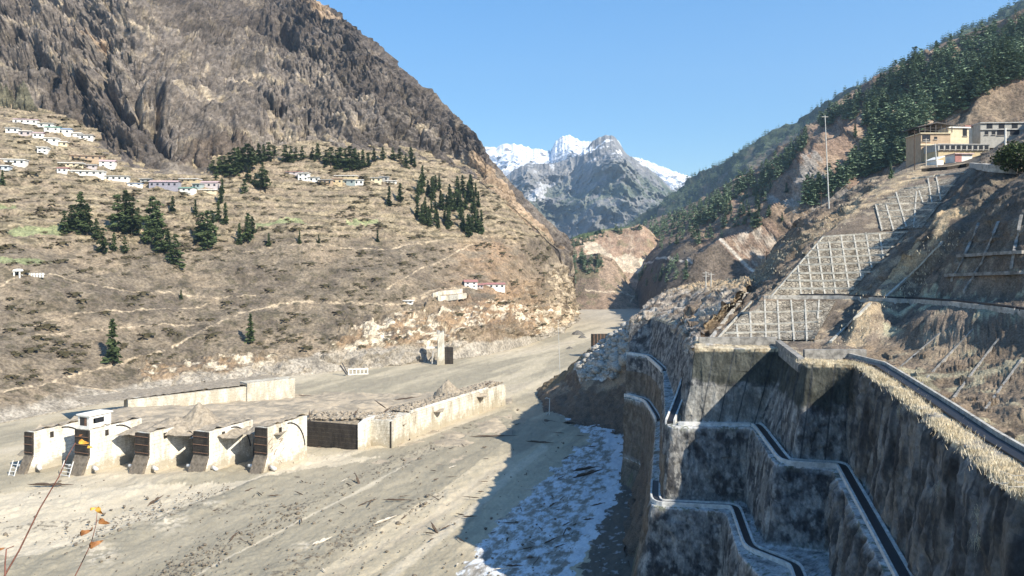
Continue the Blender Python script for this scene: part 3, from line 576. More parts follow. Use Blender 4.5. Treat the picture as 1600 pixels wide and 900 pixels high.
# ------------------------------------------------------------------ rubble spur between the pit and the river, and the knob above it
crest = [(838,618,352),(850,606,345),(880,585,340),(905,562,335),(950,530,330),(1000,497,310),(1040,470,290),(1072,456,260),(1105,452,235),(1150,450,215)]
water = [(850,648,300),(866,648,300),(880,648,298),(905,648,294),(945,660,284),(985,684,262),(990,725,228),(988,785,193),(978,850,166),(1010,900,150)]
mid = [((a[0]+b[0])/2+2, (a[1]*.5+b[1]*.5)-(6 if i > 2 else 0), 2/(1/a[2]+1/b[2])) for i, (a, b) in enumerate(zip(crest, water))]
backr = [(a[0]+(-14 if i < 8 else 0), a[1]+(6 if i < 3 else 26), a[2]*1.10) for i, a in enumerate(crest)]
toe = [(b[0], b[1]+14, b[2]*.965) for b in water]
PXs, PYs, Ys = loft([backr, crest, mid, water, toe], 260, 420)
def toe_disp(V, N, px, py):
    ru = sstep(900, 925, px)*sstep(600, 560, py-.35*(px-950)*0); f, e = cells(V/1.9, 6, .9)
    V = V+N*(fbm(V/14, 4, .55, 3)*1.5+f*ru*1.1+fbm(V/2.5, 3, .6, 5)*.35)[:, None]; return V
def toe_col(V, N, px, py):
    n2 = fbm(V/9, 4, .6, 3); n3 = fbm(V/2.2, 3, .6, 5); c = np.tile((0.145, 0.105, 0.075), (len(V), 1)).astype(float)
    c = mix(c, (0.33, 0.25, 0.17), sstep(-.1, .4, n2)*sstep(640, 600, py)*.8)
    ru = inpoly(px+10*n2, py+8*n2, [(900, 575), (925, 545), (990, 500), (1010, 505), (985, 560), (962, 588), (905, 598)]).astype(float)
    f, e = cells(V/1.9, 6, .9); c = mix(c, (0.50, 0.48, 0.44), ru*.9); c = mix(c, (0.16, 0.15, 0.14), ru*sstep(.1, .0, e)*.8); c = mix(c, (0.7, 0.68, 0.62), ru*(f > .25)*.7)
    c = mix(c, (0.24, 0.17, 0.09), inpoly(px+5*n2, py+5*n2, [(840, 600), (925, 545), (930, 552), (870, 600), (850, 612)])*.8)
    c = mix(c, (0.35, 0.25, 0.16), sstep(1020, 1045, px)*.6)
    return c
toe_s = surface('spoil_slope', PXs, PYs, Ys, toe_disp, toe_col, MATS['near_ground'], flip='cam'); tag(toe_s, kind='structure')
T0 = [PX(*p)+(p[1],) for p in ROWS[1][:4]]
knob = [[(x-4, y+14, Y*1.0) for x, y, Y in T0], T0,
        [(1000,488,240),(1035,474,238),(1085,480,205),(1102,505,150)],
        [(1012,474,262),(1055,454,258),(1115,450,225),(1160,454,168)],
        [(1020,470,290),(1068,448,285),(1130,440,260),(1178,436,205)],
        [(1030,520,320),(1080,500,315),(1150,480,300),(1200,470,245)]]
PXk, PYk, Yk = loft(knob, 150, 170)
def knob_disp(V, N, px, py):
    f, e = cells(V/np.array([4, 4, 3.]), 9, 1.0); r = ridged(V/7, 4, .55, 4)-.9
    V = V+N*(f*.7+r*.8+fbm(V/1.6, 3, .6, 5)*.25)[:, None]; return V
def knob_col(V, N, px, py):
    n2 = fbm(V/5, 4, .6, 3); n3 = fbm(V/1.6, 3, .6, 5); c = np.tile((0.30, 0.25, 0.20), (len(V), 1)).astype(float)
    c = mix(c, (0.50, 0.45, 0.38), sstep(0, .4, n2)*.8); c = mix(c, (0.13, 0.10, 0.075), sstep(.1, .45, -n2)*.8)
    c = mix(c, (0.50, 0.36, 0.21), sstep(462, 445, py+8*n3)*.85); return c
knob_s = surface('rock_knob', PXk, PYk, Yk, knob_disp, knob_col, MATS['near_ground'], flip='cam'); tag(knob_s, kind='structure')

# ------------------------------------------------------------------ retained slope above the pit
SL = [
 [(1062,500,182),(1092,520,152),(1104,541,136),(1160,541,136.5),(1222,541,136),(1262,562,117),(1350,564,116),(1450,618,88),(1600,700,64),(1900,880,40)],
 [(1078,478,200),(1096,505,165),(1112,534,140),(1165,534,140),(1225,536,138),(1275,552,124),(1368,554,120),(1470,606,92),(1605,682,69),(1900,800,48)],
 [(1150,452,232),(1174,452,185),(1196,466,158),(1250,467,157),(1315,467,154),(1378,469,150),(1440,473,141),(1505,479,130),(1605,492,112),(1900,520,88)],
 [(1180,425,250),(1205,415,205),(1232,425,164),(1290,420,162),(1350,418,160),(1408,412,152),(1450,412,145),(1530,405,134),(1605,400,122),(1900,380,104)],
 [(1225,370,265),(1262,345,215),(1290,368,174),(1348,366,172),(1408,363,169),(1452,356,157),(1496,348,153),(1548,338,143),(1610,325,137),(1900,280,118)],
 [(1275,335,285),(1308,318,235),(1335,330,188),(1385,322,187),(1440,318,186),(1482,310,172),(1515,305,166),(1556,298,156),(1612,290,150),(1900,210,135)],
 [(1345,300,300),(1368,284,240),(1395,292,205),(1440,284,203),(1492,276,200),(1520,268,186),(1545,264,182),(1575,262,174),(1625,258,166),(1900,140,150)],
 [(1400,282,310),(1420,262,262),(1440,262,240),(1475,260,238),(1512,256,232),(1535,250,212),(1560,244,206),(1590,232,200),(1640,215,190),(1900,60,175)],
 [(1405,270,330),(1425,255,290),(1445,252,272),(1480,250,268),(1516,246,262),(1540,240,256),(1565,230,245),(1595,215,238),(1645,185,230),(1900,0,215)],
 [(1410,300,370),(1430,262,330),(1450,255,310),(1485,252,306),(1520,246,300),(1545,238,296),(1570,226,290),(1600,205,285),(1650,160,280),(1900,-60,260)],
]
PXq, PYq, Yq = loft(SL, 430, 560)
# raised ground between the panels and the dark gullies facing left
def slope_off(px, py):
    """height added to the slope, in m; rises in steps to the right, so the steps face away from the sun"""
    e1 = np.interp(py, [262, 310, 360, 430, 470, 500, 540], [1528, 1462, 1420, 1360, 1322, 1290, 1262])
    e2 = np.interp(py, [262, 290, 310, 350, 400, 470, 540], [1590, 1570, 1545, 1500, 1460, 1402, 1345])
    return e1, e2
def sl_disp(V, N, px, py):
    e1, e2 = slope_off(px, py); n = fbm(V/9, 3, .55, 3)*7
    A = sstep(545, 520, py)*sstep(258, 285, py)
    up1 = sstep(44, 64, px-e1+n)-sstep(80, 120, px-e1+n)*.55
    low = sstep(470, 500, py); up2 = sstep(30, 85, px-e2+n)
    h = A*(up1*4.6*(1-.3*low)+up2*4.5*(1-.6*low))
    pan = ((px-e1 < 10)).astype(float)*sstep(1.0, 1.0, px)
    r = fbm(V/12, 4, .55, 9)*.8+fbm(V/2.2, 4, .6, 4)*.28; f, e = cells(V/2.8, 3, .9)
    left = sstep(0, 22, np.interp(py, [270, 330, 368, 466, 540], [1400, 1335, 1290, 1196, 1106])-px)
    V = V.copy(); rough = np.where((px-e1 < 5) & (left < .02), .25, 1.0); V = V+N*(rough*(r+f*.35)+left*(ridged(V/9, 3, .5, 4)-1)*1.3)[:, None]; V[:, 2] += h; return V
def sl_col(V, N, px, py):
    e1, e2 = slope_off(px, py); n1 = fbm(V/14, 4, .55, 1); n2 = fbm(V/4.5, 4, .6, 3); n3 = fbm(V/1.4, 3, .62, 5)
    c = np.tile((0.225, 0.175, 0.13), (len(V), 1)).astype(float)
    c = mix(c, (0.13, 0.105, 0.082), sstep(-.2, .3, n1+.3*n2)*.75); c = mix(c, (0.42, 0.34, 0.235), sstep(.1, .45, n2+.25*n3)*.6)
    c = mix(c, (0.09, 0.075, 0.06), inpoly(px+14*n1, py+10*n1, [(1450, 290), (1530, 262), (1640, 262), (1640, 480), (1400, 468), (1440, 400)])*.55)  # slope shade put into the colour, together with dark mesh panels
    c = mix(c, (0.42, 0.40, 0.27), sstep(.32, .5, n1*.6+n2)*(py > 480)*(px > 1380)*.7)
    # dry straw along the crests
    st = np.maximum(sstep(9, 3, np.abs(px-e1-74)*.35)*(py > 360)*(py < 545), sstep(16, 4, dline(px, py, [(1100, 500), (1175, 440), (1215, 400), (1290, 350), (1380, 295), (1440, 268)])))
    c = mix(c, (0.50, 0.38, 0.235), st*sstep(-.35, .15, n2+.1)*.8)
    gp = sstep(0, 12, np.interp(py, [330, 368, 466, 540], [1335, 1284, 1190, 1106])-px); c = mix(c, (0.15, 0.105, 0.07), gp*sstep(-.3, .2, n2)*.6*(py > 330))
    c = mix(c, (0.30, 0.21, 0.12), sstep(535, 548, py)*(px > 1350)*.3)
    return c
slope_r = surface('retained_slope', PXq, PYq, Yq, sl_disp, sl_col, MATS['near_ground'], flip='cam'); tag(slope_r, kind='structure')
bpy.context.view_layer.update()
# ------------------------------------------------------------------ object materials
def concrete_mat(name, base, stain, joint=(2.2, 1.1), mud=0.0, dark=0.35):
    m, n, b = newmat(name); co = nod(n, 'ShaderNodeTexCoord').outputs['Object']
    t = noise_node(n, co, 0.35, 6, 0.7, (1, 1, 0.35)); t2 = noise_node(n, co, 1.6, 6, 0.7, (1, 1, 2.6))
    r = ramp(n, t.outputs[0], [(0.36, stain), (0.56, base)]); r2 = ramp(n, t2.outputs[0], [(0.38, 0.72), (0.6, 1.12)])
    col = mul(n, r.outputs[0], r2.outputs[0])
    sp = nod(n, 'ShaderNodeSeparateXYZ'); n.links.new(co, sp.inputs[0])
    mt = nod(n, 'ShaderNodeMath', operation='PINGPONG'); mt.inputs[1].default_value = joint[1]/2; n.links.new(sp.outputs[2], mt.inputs[0])
    r3 = ramp(n, mt.outputs[0], [(0.0, dark), (0.11, 1.0)])
    col = mul(n, col, r3.outputs[0], 0.75)
    if name in ('concrete', 'muddy_concrete'):                 # dried flood mud splashed over the lower part
        t5 = noise_node(n, co, .5, 5, .7); ma = nod(n, 'ShaderNodeMath', operation='MULTIPLY_ADD'); n.links.new(t5.outputs[0], ma.inputs[0]); ma.inputs[1].default_value = -13; n.links.new(sp.outputs[2], ma.inputs[2])
        mr = nod(n, 'ShaderNodeMapRange'); mr.inputs[1].default_value = -5.0; mr.inputs[2].default_value = -2.6; mr.inputs[3].default_value = .85; mr.inputs[4].default_value = 0; n.links.new(ma.outputs[0], mr.inputs[0])
        mm_ = nod(n, 'ShaderNodeMix', data_type='RGBA'); n.links.new(mr.outputs[0], mm_.inputs[0]); n.links.new(col, mm_.inputs[6]); mm_.inputs[7].default_value = (0.36, 0.31, 0.225, 1); col = mm_.outputs[2]
    n.links.new(col, b.inputs['Base Color']); b.inputs['Roughness'].default_value = .9
    bp = nod(n, 'ShaderNodeBump'); bp.inputs['Strength'].default_value = .5; bp.inputs['Distance'].default_value = .15; n.links.new(t2.outputs[0], bp.inputs['Height']); n.links.new(bp.outputs[0], b.inputs['Normal'])
    return m
concrete_mat('concrete', (0.82, 0.78, 0.69), (0.50, 0.44, 0.34), dark=.55)
concrete_mat('muddy_concrete', (0.70, 0.65, 0.54), (0.36, 0.31, 0.23), dark=.62)
concrete_mat('mud_wall', (0.44, 0.39, 0.30), (0.66, 0.61, 0.51), dark=.8)
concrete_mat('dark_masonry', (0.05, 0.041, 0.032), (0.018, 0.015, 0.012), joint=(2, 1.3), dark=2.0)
plain('mudcover', (0.36, 0.30, 0.225), .95, .25, 0.8, .8, .4)
plain('kerb', (0.46, 0.43, 0.38), .9, .3, 1.2, .3, .05)
plain('drain_lip', (0.62, 0.61, 0.58), .9, .2, 1.2, .3, .05)
plain('kerb_shade', (0.30, 0.28, 0.25), .9, .35, 1.0, .3, .05)
plain('brown_stain', (0.20, 0.165, 0.125), .95, .3, 1.0, .3, .05); plain('stone_grey', (0.16, 0.145, 0.125), .95, .3, 1.0, .5, .1)
plain('drain_bed', (0.018, 0.018, 0.022), .55, .2, 1.2, .2, .03, spec=.5)
plain('bark', (0.11, 0.08, 0.055), .95, .3, 3, .4, .03)
plain('dead_wood', (0.12, 0.085, 0.06), .9, .35, 3, .4, .03)
plain('pale_wood', (0.62, 0.55, 0.45), .8, .2, 3, .3, .02)
plain('steel', (0.55, 0.54, 0.50), .6, .15, 2, .1, .01)
plain('rust', (0.24, 0.14, 0.09), .9, .3, 2, .3, .02)
plain('window_dark', (0.02, 0.022, 0.028), .3, .1, 2, 0, spec=.6)
for nme, c_ in (('white', (0.80, 0.77, 0.70)), ('cream', (0.68, 0.58, 0.40)), ('yellow', (0.55, 0.44, 0.27)), ('orange', (0.46, 0.34, 0.23)), ('grey_wall', (0.40, 0.385, 0.35)), ('purple', (0.36, 0.32, 0.40)), ('teal', (0.33, 0.44, 0.42)), ('pink', (0.60, 0.47, 0.44)), ('pale_blue', (0.50, 0.60, 0.68))):
    plain('wall_'+nme, tuple(.5*v+.5*.8*sum(c_)/3 for v in c_) if nme in ('purple', 'teal', 'pink', 'pale_blue') else c_, .85, .12, .8, .15, .03)
for nme, c_ in (('grey', (0.42, 0.41, 0.39)), ('red', (0.40, 0.19, 0.17)), ('pinkish', (0.55, 0.40, 0.39)), ('green', (0.18, 0.36, 0.27)), ('brown', (0.26, 0.17, 0.11)), ('white', (0.78, 0.76, 0.72)), ('blue', (0.30, 0.38, 0.52)), ('tin', (0.10, 0.09, 0.085))):
    plain('roof_'+nme, c_, .7, .15, 1.2, .15, .02)
def leafmat(name, a, b2, sc_=1.2):
    m, n, b = newmat(name); co = nod(n, 'ShaderNodeTexCoord').outputs['Object']; gi = nod(n, 'ShaderNodeObjectInfo')
    t = noise_node(n, co, sc_, 3, .6); r = ramp(n, t.outputs[0], [(.35, a), (.65, b2)])
    r2 = ramp(n, gi.outputs['Random'], [(0, .75), (1, 1.35)]); n.links.new(mul(n, r.outputs[0], r2.outputs[0]), b.inputs['Base Color'])
    b.inputs['Roughness'].default_value = .75; b.inputs['Specular IOR Level'].default_value = .15; return m
leafmat('needles', (0.034, 0.052, 0.022), (0.10, 0.125, 0.05))
leafmat('needles_blue', (0.07, 0.11, 0.075), (0.21, 0.27, 0.165))
leafmat('scrub', (0.045, 0.042, 0.022), (0.10, 0.08, 0.045), .4)
leafmat('bush', (0.03, 0.05, 0.015), (0.085, 0.11, 0.04), 2)
leafmat('straw', (0.44, 0.36, 0.23), (0.78, 0.69, 0.52), 2)

# ------------------------------------------------------------------ barrage
def pier(x, y, w, L, top, label, rz=-0.40, cab=False):
    r = empty('barrage_pier', (x, y, 0), rz, label, 'bridge pier', 'concrete piers of the silted barrage')
    h = top
    MB().prismx([(0.5, 4.2), (.5, h), (L, h), (L, -3), (-1.0, -3), (-2.2, 0.0)], 0, w).build('body', 'concrete', r)
    # dark facing on the downstream end with its steel nose
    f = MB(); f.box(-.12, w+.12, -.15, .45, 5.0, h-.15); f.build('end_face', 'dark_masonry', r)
    MB().prismx([(-.05, 4.98), (-2.5, 0), (-2.8, -1.5), (-2.1, -1.5), (.45, 4.7)], -.1, w+.1).build('nose', 'brown_stain', r)
    tp_ = MB(); nn_ = 12
    Xg, Yg = np.meshgrid(np.linspace(.15, w-.15, 7), np.linspace(1, L-.2, 22)); pz = np.stack([Xg.ravel()+x, Yg.ravel()+y, 0*Xg.ravel()], 1); Zg = h+.06+np.clip(fbm(pz/3.5, 3, .6, 5).reshape(Xg.shape)*.9+.35, 0, 2)*sstep(0, 4, Yg)
    mesh_np('mud_top', np.stack([Xg, Yg, Zg], -1).reshape(-1, 3), grid_faces(22, 7), MATS['mudcover'], parent=r)
    for k in range(3):
        MB().box(-.2, w+.2, -.3, -.16, 5.6+k*2.2, 5.75+k*2.2).build('waler', 'rust', r)
    arc = [(w+.12, L*.50+L*.44*math.sin(a), h-.4-(h-3.5)*(1-math.cos(a))) for a in np.linspace(0, 1.45, 12)]
    MB().tube(arc, .17, 6).build('gate_rail', 'drain_bed', r)
    MB().tube([(w+.1, 1.5, 1.6), (w+2.9, .3, 1.5)], [.55, .5], 8).build('trunnion_stub', 'white_paint', r, True)
    MB().tube([(-.1, .6, 1.6), (-2.2, -.4, 1.7)], [.5, .45], 8).build('trunnion_stub', 'white_paint', r, True)
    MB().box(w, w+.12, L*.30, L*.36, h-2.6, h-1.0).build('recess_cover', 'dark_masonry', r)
    return r
plain('white_paint', (0.72, 0.70, 0.66), .6, .15, 2, .1, .02)
PI = [(39, 16, 674, 'leftmost barrage pier, free of mud, with a shadow on the mud to its left'), (118, 28, 670, 'barrage pier that carries the white control cabin'),
      (212, 26, 675, 'barrage pier under a grey mud heap, next right of the cabin pier'), (303, 28, 673, 'barrage pier with torn steel on its dark end, under the pointed mud heap'), (399, 21, 667, 'short rightmost barrage pier beside the dark stoplog wall')]
piers = []
for px0, wpx, ty_, lb in PI:
    Yp = 222.0; z = CAMZ-(ty_-HZ)/F*Yp; w_ = wpx*Yp/F; L = 18 if px0 < 390 else 18
    piers.append(pier((px0-CX)/F*Yp, Yp, w_, L, z, lb))
def side_debris(r, w, h, seed):
    rr = random.Random(seed)
    for i in range(10):
        m = MB(); p = Vector((w+.2, rr.uniform(.5, 7), rr.uniform(2, h-2))); q = p+Vector((rr.uniform(0, .9), rr.uniform(-2, 2.4), rr.uniform(-2, 2))); m.tube([p, (p+q)/2+Vector((.2, 0, .3)), q], .07, 4); m.build('bent_rebar', 'rust', r)
side_debris(piers[4], 3.7, 11, 3)
for p_, w_ in ((piers[0], 2.8), (piers[1], 5)):       # ladder frames at the feet
    m = MB()
    for k in range(4): m.tube([(-.5, -4.2+k*.3, .3+k*.9), (w_*.6, -4.2+k*.3, .3+k*.9)], .1, 5)
    m.tube([(-.5, -4.4, 0), (-.5, -3.0, 4)], .12, 5).tube([(w_*.6, -4.4, 0), (w_*.6, -3.0, 4)], .12, 5); m.build('steel_ladder', 'white_paint', p_)
# control cabin on the second pier
cx_, cy_ = (118-CX)/F*222, 222.5; ct = CAMZ-(670-HZ)/F*222
cab = empty('control_cabin', (cx_+.3, cy_+.3, ct), -.40, 'small white control cabin with dark window openings on a barrage pier', 'cabin')
m = MB(); m.box(0, 4.4, 0, .3, 0, .8).box(0, .5, 0, .3, .8, 3.6).box(3.4, 4.4, 0, .3, .8, 3.6).box(.5, 3.4, 0, .3, 3.2, 3.6).box(0, .3, .3, 7, 0, 3.6).box(0, 4.4, 6.7, 7, 0, 3.6)
m.box(4.1, 4.4, .3, 6.7, 0, 1.3).box(4.1, 4.4, .3, 1.2, 1.3, 3.6).box(4.1, 4.4, 4.8, 6.7, 1.3, 3.6).box(4.1, 4.4, 1.2, 4.8, 2.8, 3.6); m.build('wall', 'wall_white', cab)
MB().box(-.4, 4.8, -.4, 7.4, 3.6, 3.95).build('roof', 'wall_white', cab); MB().box(.5, 2.4, .1, .18, .8, 3.2).build('window', 'window_dark', cab)
MB().box(4.2, 4.26, 2.0, 4.8, 1.3, 2.8).build('window', 'window_dark', cab); dr_ = MB().box(2.4, 3.4, .05, .15, .0, 3.2).build('door', 'rust', cab); MB().box(3.1, 3.2, -.02, .05, 1.4, 1.7).build('handle', 'drain_bed', dr_)
# mud bank behind the gates
def rect_surface(name, x0, x1, y0, y1, zf, nx, ny, colf, mat, lab=None):
    X, Y = np.meshgrid(np.linspace(x0, x1, nx), np.linspace(y0, y1, ny)); Z = zf(X, Y)
    return surface(name, None, None, None, None, colf, MATS[mat], world=(X, Y, Z))
def bank_z(X, Y):
    p = np.stack([X.ravel(), Y.ravel(), 0*X.ravel()], 1); n = (fbm(p/14, 4, .55, 5)*1.1+fbm(p/2.5, 3, .6, 6)*.3).reshape(X.shape)
    e = np.interp(Y, [238, 241, 262, 330], [-2, 8.8, 8.2, 1.0])*sstep(-152, -138, X+n*3)*sstep(-58, -72, X-(Y-262)*.6); return e+n*sstep(240, 245, Y)-1.2*(1-sstep(-150, -140, X))
mb_ = rect_surface('mud_bank', -160, 0, 230, 345, bank_z, 330, 240, lambda V, N, px, py: mix(np.tile((0.42, 0.345, 0.25), (len(V), 1)), (0.29, 0.245, 0.185), sstep(-.2, .3, fbm(V/9, 4, .6, 3))), 'mud'); tag(mb_, kind='structure')
# mud heaps lying on the piers
def heap(x, y, z, rx, ry, h, label, seed, sharp=1.0, mat='mudcover', name='mud_heap'):
    n = 40; X, Y = np.meshgrid(np.linspace(-1.1, 1.1, n), np.linspace(-1.1, 1.1, n)); p = np.stack([X.ravel()*2.2+seed*9, Y.ravel()*2.2, 0*X.ravel()+seed], 1)
    r = np.sqrt(X**2+Y**2)*(1+.22*fbm(p, 3, .6, seed).reshape(X.shape)); Z = h*np.clip(1-r**sharp, -.25, 1)+.13*h*ridged(p*1.7, 4, .6, seed+3).reshape(X.shape)*np.clip(1.1-r, 0, 1)
    V = np.stack([X*rx, Y*ry, Z], -1).reshape(-1, 3); o = mesh_np(name, V, grid_faces(n, n), MATS[mat]); o.location = (x, y, z)
    return tag(o, label, 'mud heap')
def at(px, py, Y): return W(px, py, Y)
for (px0, py0, Y_, rx, ry, h, lb, sd, shp) in [(312, 662, 236, 7.5, 7, 6.0, 'tall pointed grey mud heap on the barrage, between third and fourth piers', 3, .95), (272, 664, 233, 7, 7, 2.8, 'low grey mud heap on top of the pier next to the cabin pier', 4, 1.4),
        (232, 664, 234, 5, 8, 1.3, 'flat smear of mud covering the front of the third pier top', 5, 1.8), (352, 666, 233, 6, 9, 2.0, 'long low mud heap on top of the fourth pier', 6, 1.6), (424, 662, 232, 5, 8, 1.6, 'low mud heap on top of the short rightmost pier', 7, 1.7),
        (700, 612, 300, 5, 4.5, 4.6, 'dark rounded mud lump on top of the long divide wall', 8, 1.2), (725, 612, 306, 8, 4, 2.0, 'broad low mud lump near the far end of the divide wall', 9, 1.4), (530, 656, 256, 10, 4.5, 1.8, 'mud piled along the top of the dark stoplog wall', 10, 1.8),
        (600, 652, 262, 7, 5, 2.0, 'mud and debris piled above the second dark stoplog bay', 11, 1.5), (650, 634, 280, 9, 5, 1.5, 'mud with debris on the near half of the long divide wall', 12, 1.5)]:
    p = at(px0, py0, Y_); heap(p.x, p.y, p.z-.8, rx, ry, h, lb, sd, shp)
# dark stoplog walls and the divide wall
def bar_wall(name, pts, th, top, mat, label, cat, parent=None, z0=-3):
    """wall of thickness th behind the line pts (left to right)"""
    m = MB()
    for (x0, y0), (x1, y1) in zip(pts[:-1], pts[1:]):
        d = Vector((x1-x0, y1-y0)).normalized(); nx_, ny_ = -d.y*th, d.x*th
        m.add([(x0,y0,z0),(x1,y1,z0),(x1+nx_,y1+ny_,z0),(x0+nx_,y0+ny_,z0),(x0,y0,top),(x1,y1,top),(x1+nx_,y1+ny_,top),(x0+nx_,y0+ny_,top)], [(3,2,1,0),(4,5,6,7),(0,1,5,4),(1,2,6,5),(2,3,7,6),(3,0,4,7)])
    o = m.build(name, mat, parent); return tag(o, label, cat) if label else o
def gx0(px, Y): return (px-CX)/F*Y
s1 = empty('stoplog_wall', (gx0(475, 251), 251, 0), 0, 'wide dark panelled stoplog wall closing the bay right of the piers', 'dam wall', 'dark stoplog bays of the barrage')
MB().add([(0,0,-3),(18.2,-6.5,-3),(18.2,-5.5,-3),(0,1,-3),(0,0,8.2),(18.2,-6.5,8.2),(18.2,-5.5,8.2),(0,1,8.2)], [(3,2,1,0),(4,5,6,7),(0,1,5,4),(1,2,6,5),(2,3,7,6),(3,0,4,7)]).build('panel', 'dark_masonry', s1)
MB().add([(18.25,-7,-3),(20.1,-6.2,-3),(21.8,6,-3),(19,6,-3),(18.25,-7,8.9),(20.1,-6.2,8.9),(21.8,6,8.9),(19,6,8.9)], [(3,2,1,0),(4,5,6,7),(0,1,5,4),(1,2,6,5),(2,3,7,6),(3,0,4,7)]).build('column', 'concrete', s1)
MB().add([(-1.2,1,-3),(19,1.1,-3),(19,16,-3),(-1,16,-3),(-1.2,1,7.9),(19,1.1,7.9),(19,16,7.9),(-1,16,7.9)], [(3,2,1,0),(4,5,6,7),(0,1,5,4),(1,2,6,5),(2,3,7,6),(3,0,4,7)]).build('deck', 'mudcover', s1)
s2 = empty('stoplog_wall', (gx0(578, 252), 252, 0), 0, 'narrow dark stoplog wall between two pale concrete columns', 'dam wall', 'dark stoplog bays of the barrage')
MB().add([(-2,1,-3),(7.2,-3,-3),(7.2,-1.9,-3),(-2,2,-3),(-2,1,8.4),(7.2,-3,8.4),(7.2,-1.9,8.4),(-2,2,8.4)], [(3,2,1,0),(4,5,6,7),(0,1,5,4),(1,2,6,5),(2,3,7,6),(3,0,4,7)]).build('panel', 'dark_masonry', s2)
MB().box(-2, 7, 2.1, 14, -3, 8.1).build('deck', 'mudcover', s2)
a_ = Vector((gx0(613, 249), 249)); b_ = Vector((gx0(640, 262), 262)); c2_ = Vector((gx0(790, 323), 323))
dv = empty('divide_wall', (a_.x, a_.y, 0), 0, 'long pale concrete divide wall running upriver, its top buried in mud', 'dam wall')
def loc2(v): return (v.x-a_.x, v.y-a_.y)
bar_wall('end_block', [loc2(a_), loc2(b_)], 9, 8.6, 'muddy_concrete', None, None, dv); bar_wall('wall', [loc2(b_+Vector((.15, -.1)))]+[loc2(c2_)], 9, 8.2, 'muddy_concrete', None, None, dv)
dd = (c2_-b_); pts = [Vector((b_.x-a_.x+dd.x*t-.7, b_.y-a_.y+dd.y*t, 8.2)) for t in np.linspace(.02, .80, 14)]
MB().sweep(pts, .7, .7, .15).build('top_beam', 'concrete', dv)
for k in range(9):
    t = (k+.5)/9; q = b_+dd*t; mm = MB(); nrm = Vector((dd.y, -dd.x)).normalized()*.12
    mm.tube([(q.x-a_.x+nrm.x, q.y-a_.y+nrm.y, -1), (q.x-a_.x+nrm.x, q.y-a_.y+nrm.y, 8.1)], .14, 4); mm.build('pilaster', 'concrete', dv)
n_ = 90; X, T_ = np.meshgrid(np.linspace(0, 1, n_), np.linspace(0, 1, 16)); nn = Vector((-dd.y, dd.x)).normalized()
pp = np.stack([X.ravel()*30, T_.ravel()*4, X.ravel()*0], 1)
Vt = np.stack([b_.x-a_.x+dd.x*X+nn.x*(1.2+T_*7.6), b_.y-a_.y+dd.y*X+nn.y*(1.2+T_*7.6), 8.15+np.sin(T_*3.14)*.9+.5*fbm(pp, 4, .6, 4).reshape(X.shape)], -1).reshape(-1, 3)
mesh_np('mud_layer', Vt, grid_faces(16, n_), MATS['mudcover'], parent=dv)
# far left embankment wall, streaked with mud
ew = empty('embankment_wall', (gx0(236, 286), 286, 0), 0, 'mud-streaked pale flood wall on the far bank behind the piers', 'dam wall')
e0 = Vector((gx0(200, 287), 287)); e1_ = Vector((gx0(385, 316), 316)); e2_ = Vector((gx0(461, 330), 330)); o0 = Vector((gx0(236, 286), 286))
bar_wall('wall', [tuple(e0-o0), tuple(e1_-o0)], 5, 8.3, 'mud_wall', None, None, ew); bar_wall('wall', [tuple(e1_-o0+Vector((.2, .3))), tuple(e2_-o0)], 7, 9.6, 'mud_wall', None, None, ew)
X, T_ = np.meshgrid(np.linspace(-.2, 1, 80), np.linspace(0, 1, 18)); ed = e2_-e0; en = Vector((-ed.y, ed.x)).normalized(); pp = np.stack([X.ravel()*20, T_.ravel()*4, X.ravel()*0], 1)
Vt = np.stack([e0.x-o0.x+ed.x*X+en.x*(1+T_*26), e0.y-o0.y+ed.y*X+en.y*(1+T_*26), 8.6+.9*X-T_*1.5+.7*fbm(pp, 4, .6, 4).reshape(X.shape)], -1).reshape(-1, 3)
mesh_np('mud_layer', Vt, grid_faces(18, 80), MATS['mudcover'], parent=ew)

# ------------------------------------------------------------------ conifers
def make_crown(seed, R, whorls, per, clumps, droop=.25, open_=.15, base=.12):
    """ragged crown of many small needle clumps; lopsided, with gaps"""
    rr = random.Random(seed); m = MB(); ph = rr.uniform(0, 6.28); fine = clumps > 2
    for i in range(whorls):
        f = base+(1-base)*(i+.9*rr.random())/whorls; rad = R*(1-f)**.7*rr.uniform(.55, 1.15)+.012
        for k in range(per):
            if rr.random() < open_: continue
            a = rr.uniform(0, 6.283); rk = rad*rr.uniform(.45, 1.15)*(1+.28*math.sin(a*2+ph+f*5)); dr = droop+rr.uniform(-.35, .35)
            for j in range(clumps):
                t = (j+.5+rr.uniform(-.2, .4))/clumps; x, y = math.cos(a)*rk*t, math.sin(a)*rk*t; z = f-dr*rk*t+rr.uniform(-.02, .02); s = (.020+.036*(1-f)*t)*rr.uniform(.7, 1.35)*(1 if fine else 1.5)
                for q in range(2 if fine else 1):
                    c = Vector((x, y, z))+Vector((rr.gauss(0, 1), rr.gauss(0, 1), rr.gauss(0, .7)))*s*.6; u = Vector((math.cos(a)+rr.uniform(-.5, .5), math.sin(a)+rr.uniform(-.5, .5), rr.uniform(-.6, .5)))*s*1.3; v = Vector((-math.sin(a)+rr.uniform(-.4, .4), math.cos(a)+rr.uniform(-.4, .4), rr.uniform(-.6, .6)))*s; w = Vector((rr.uniform(-.5, .5), rr.uniform(-.5, .5), 1))*s*.8
                    m.add([c-u-v*.4, c+v, c+u, c-v], [(0, 1, 2, 3)]); m.add([c-u, c+w, c+u, c-w*.6], [(0, 1, 2, 3)])
    return m
CROWNS = [make_crown(1, .20, 15, 8, 3), make_crown(2, .26, 13, 9, 3, open_=.25), make_crown(3, .15, 17, 7, 3, base=.06), make_crown(4, .30, 12, 10, 3, droop=.1, open_=.2, base=.08), make_crown(5, .34, 9, 12, 3, droop=-.1, open_=.2, base=.25)]
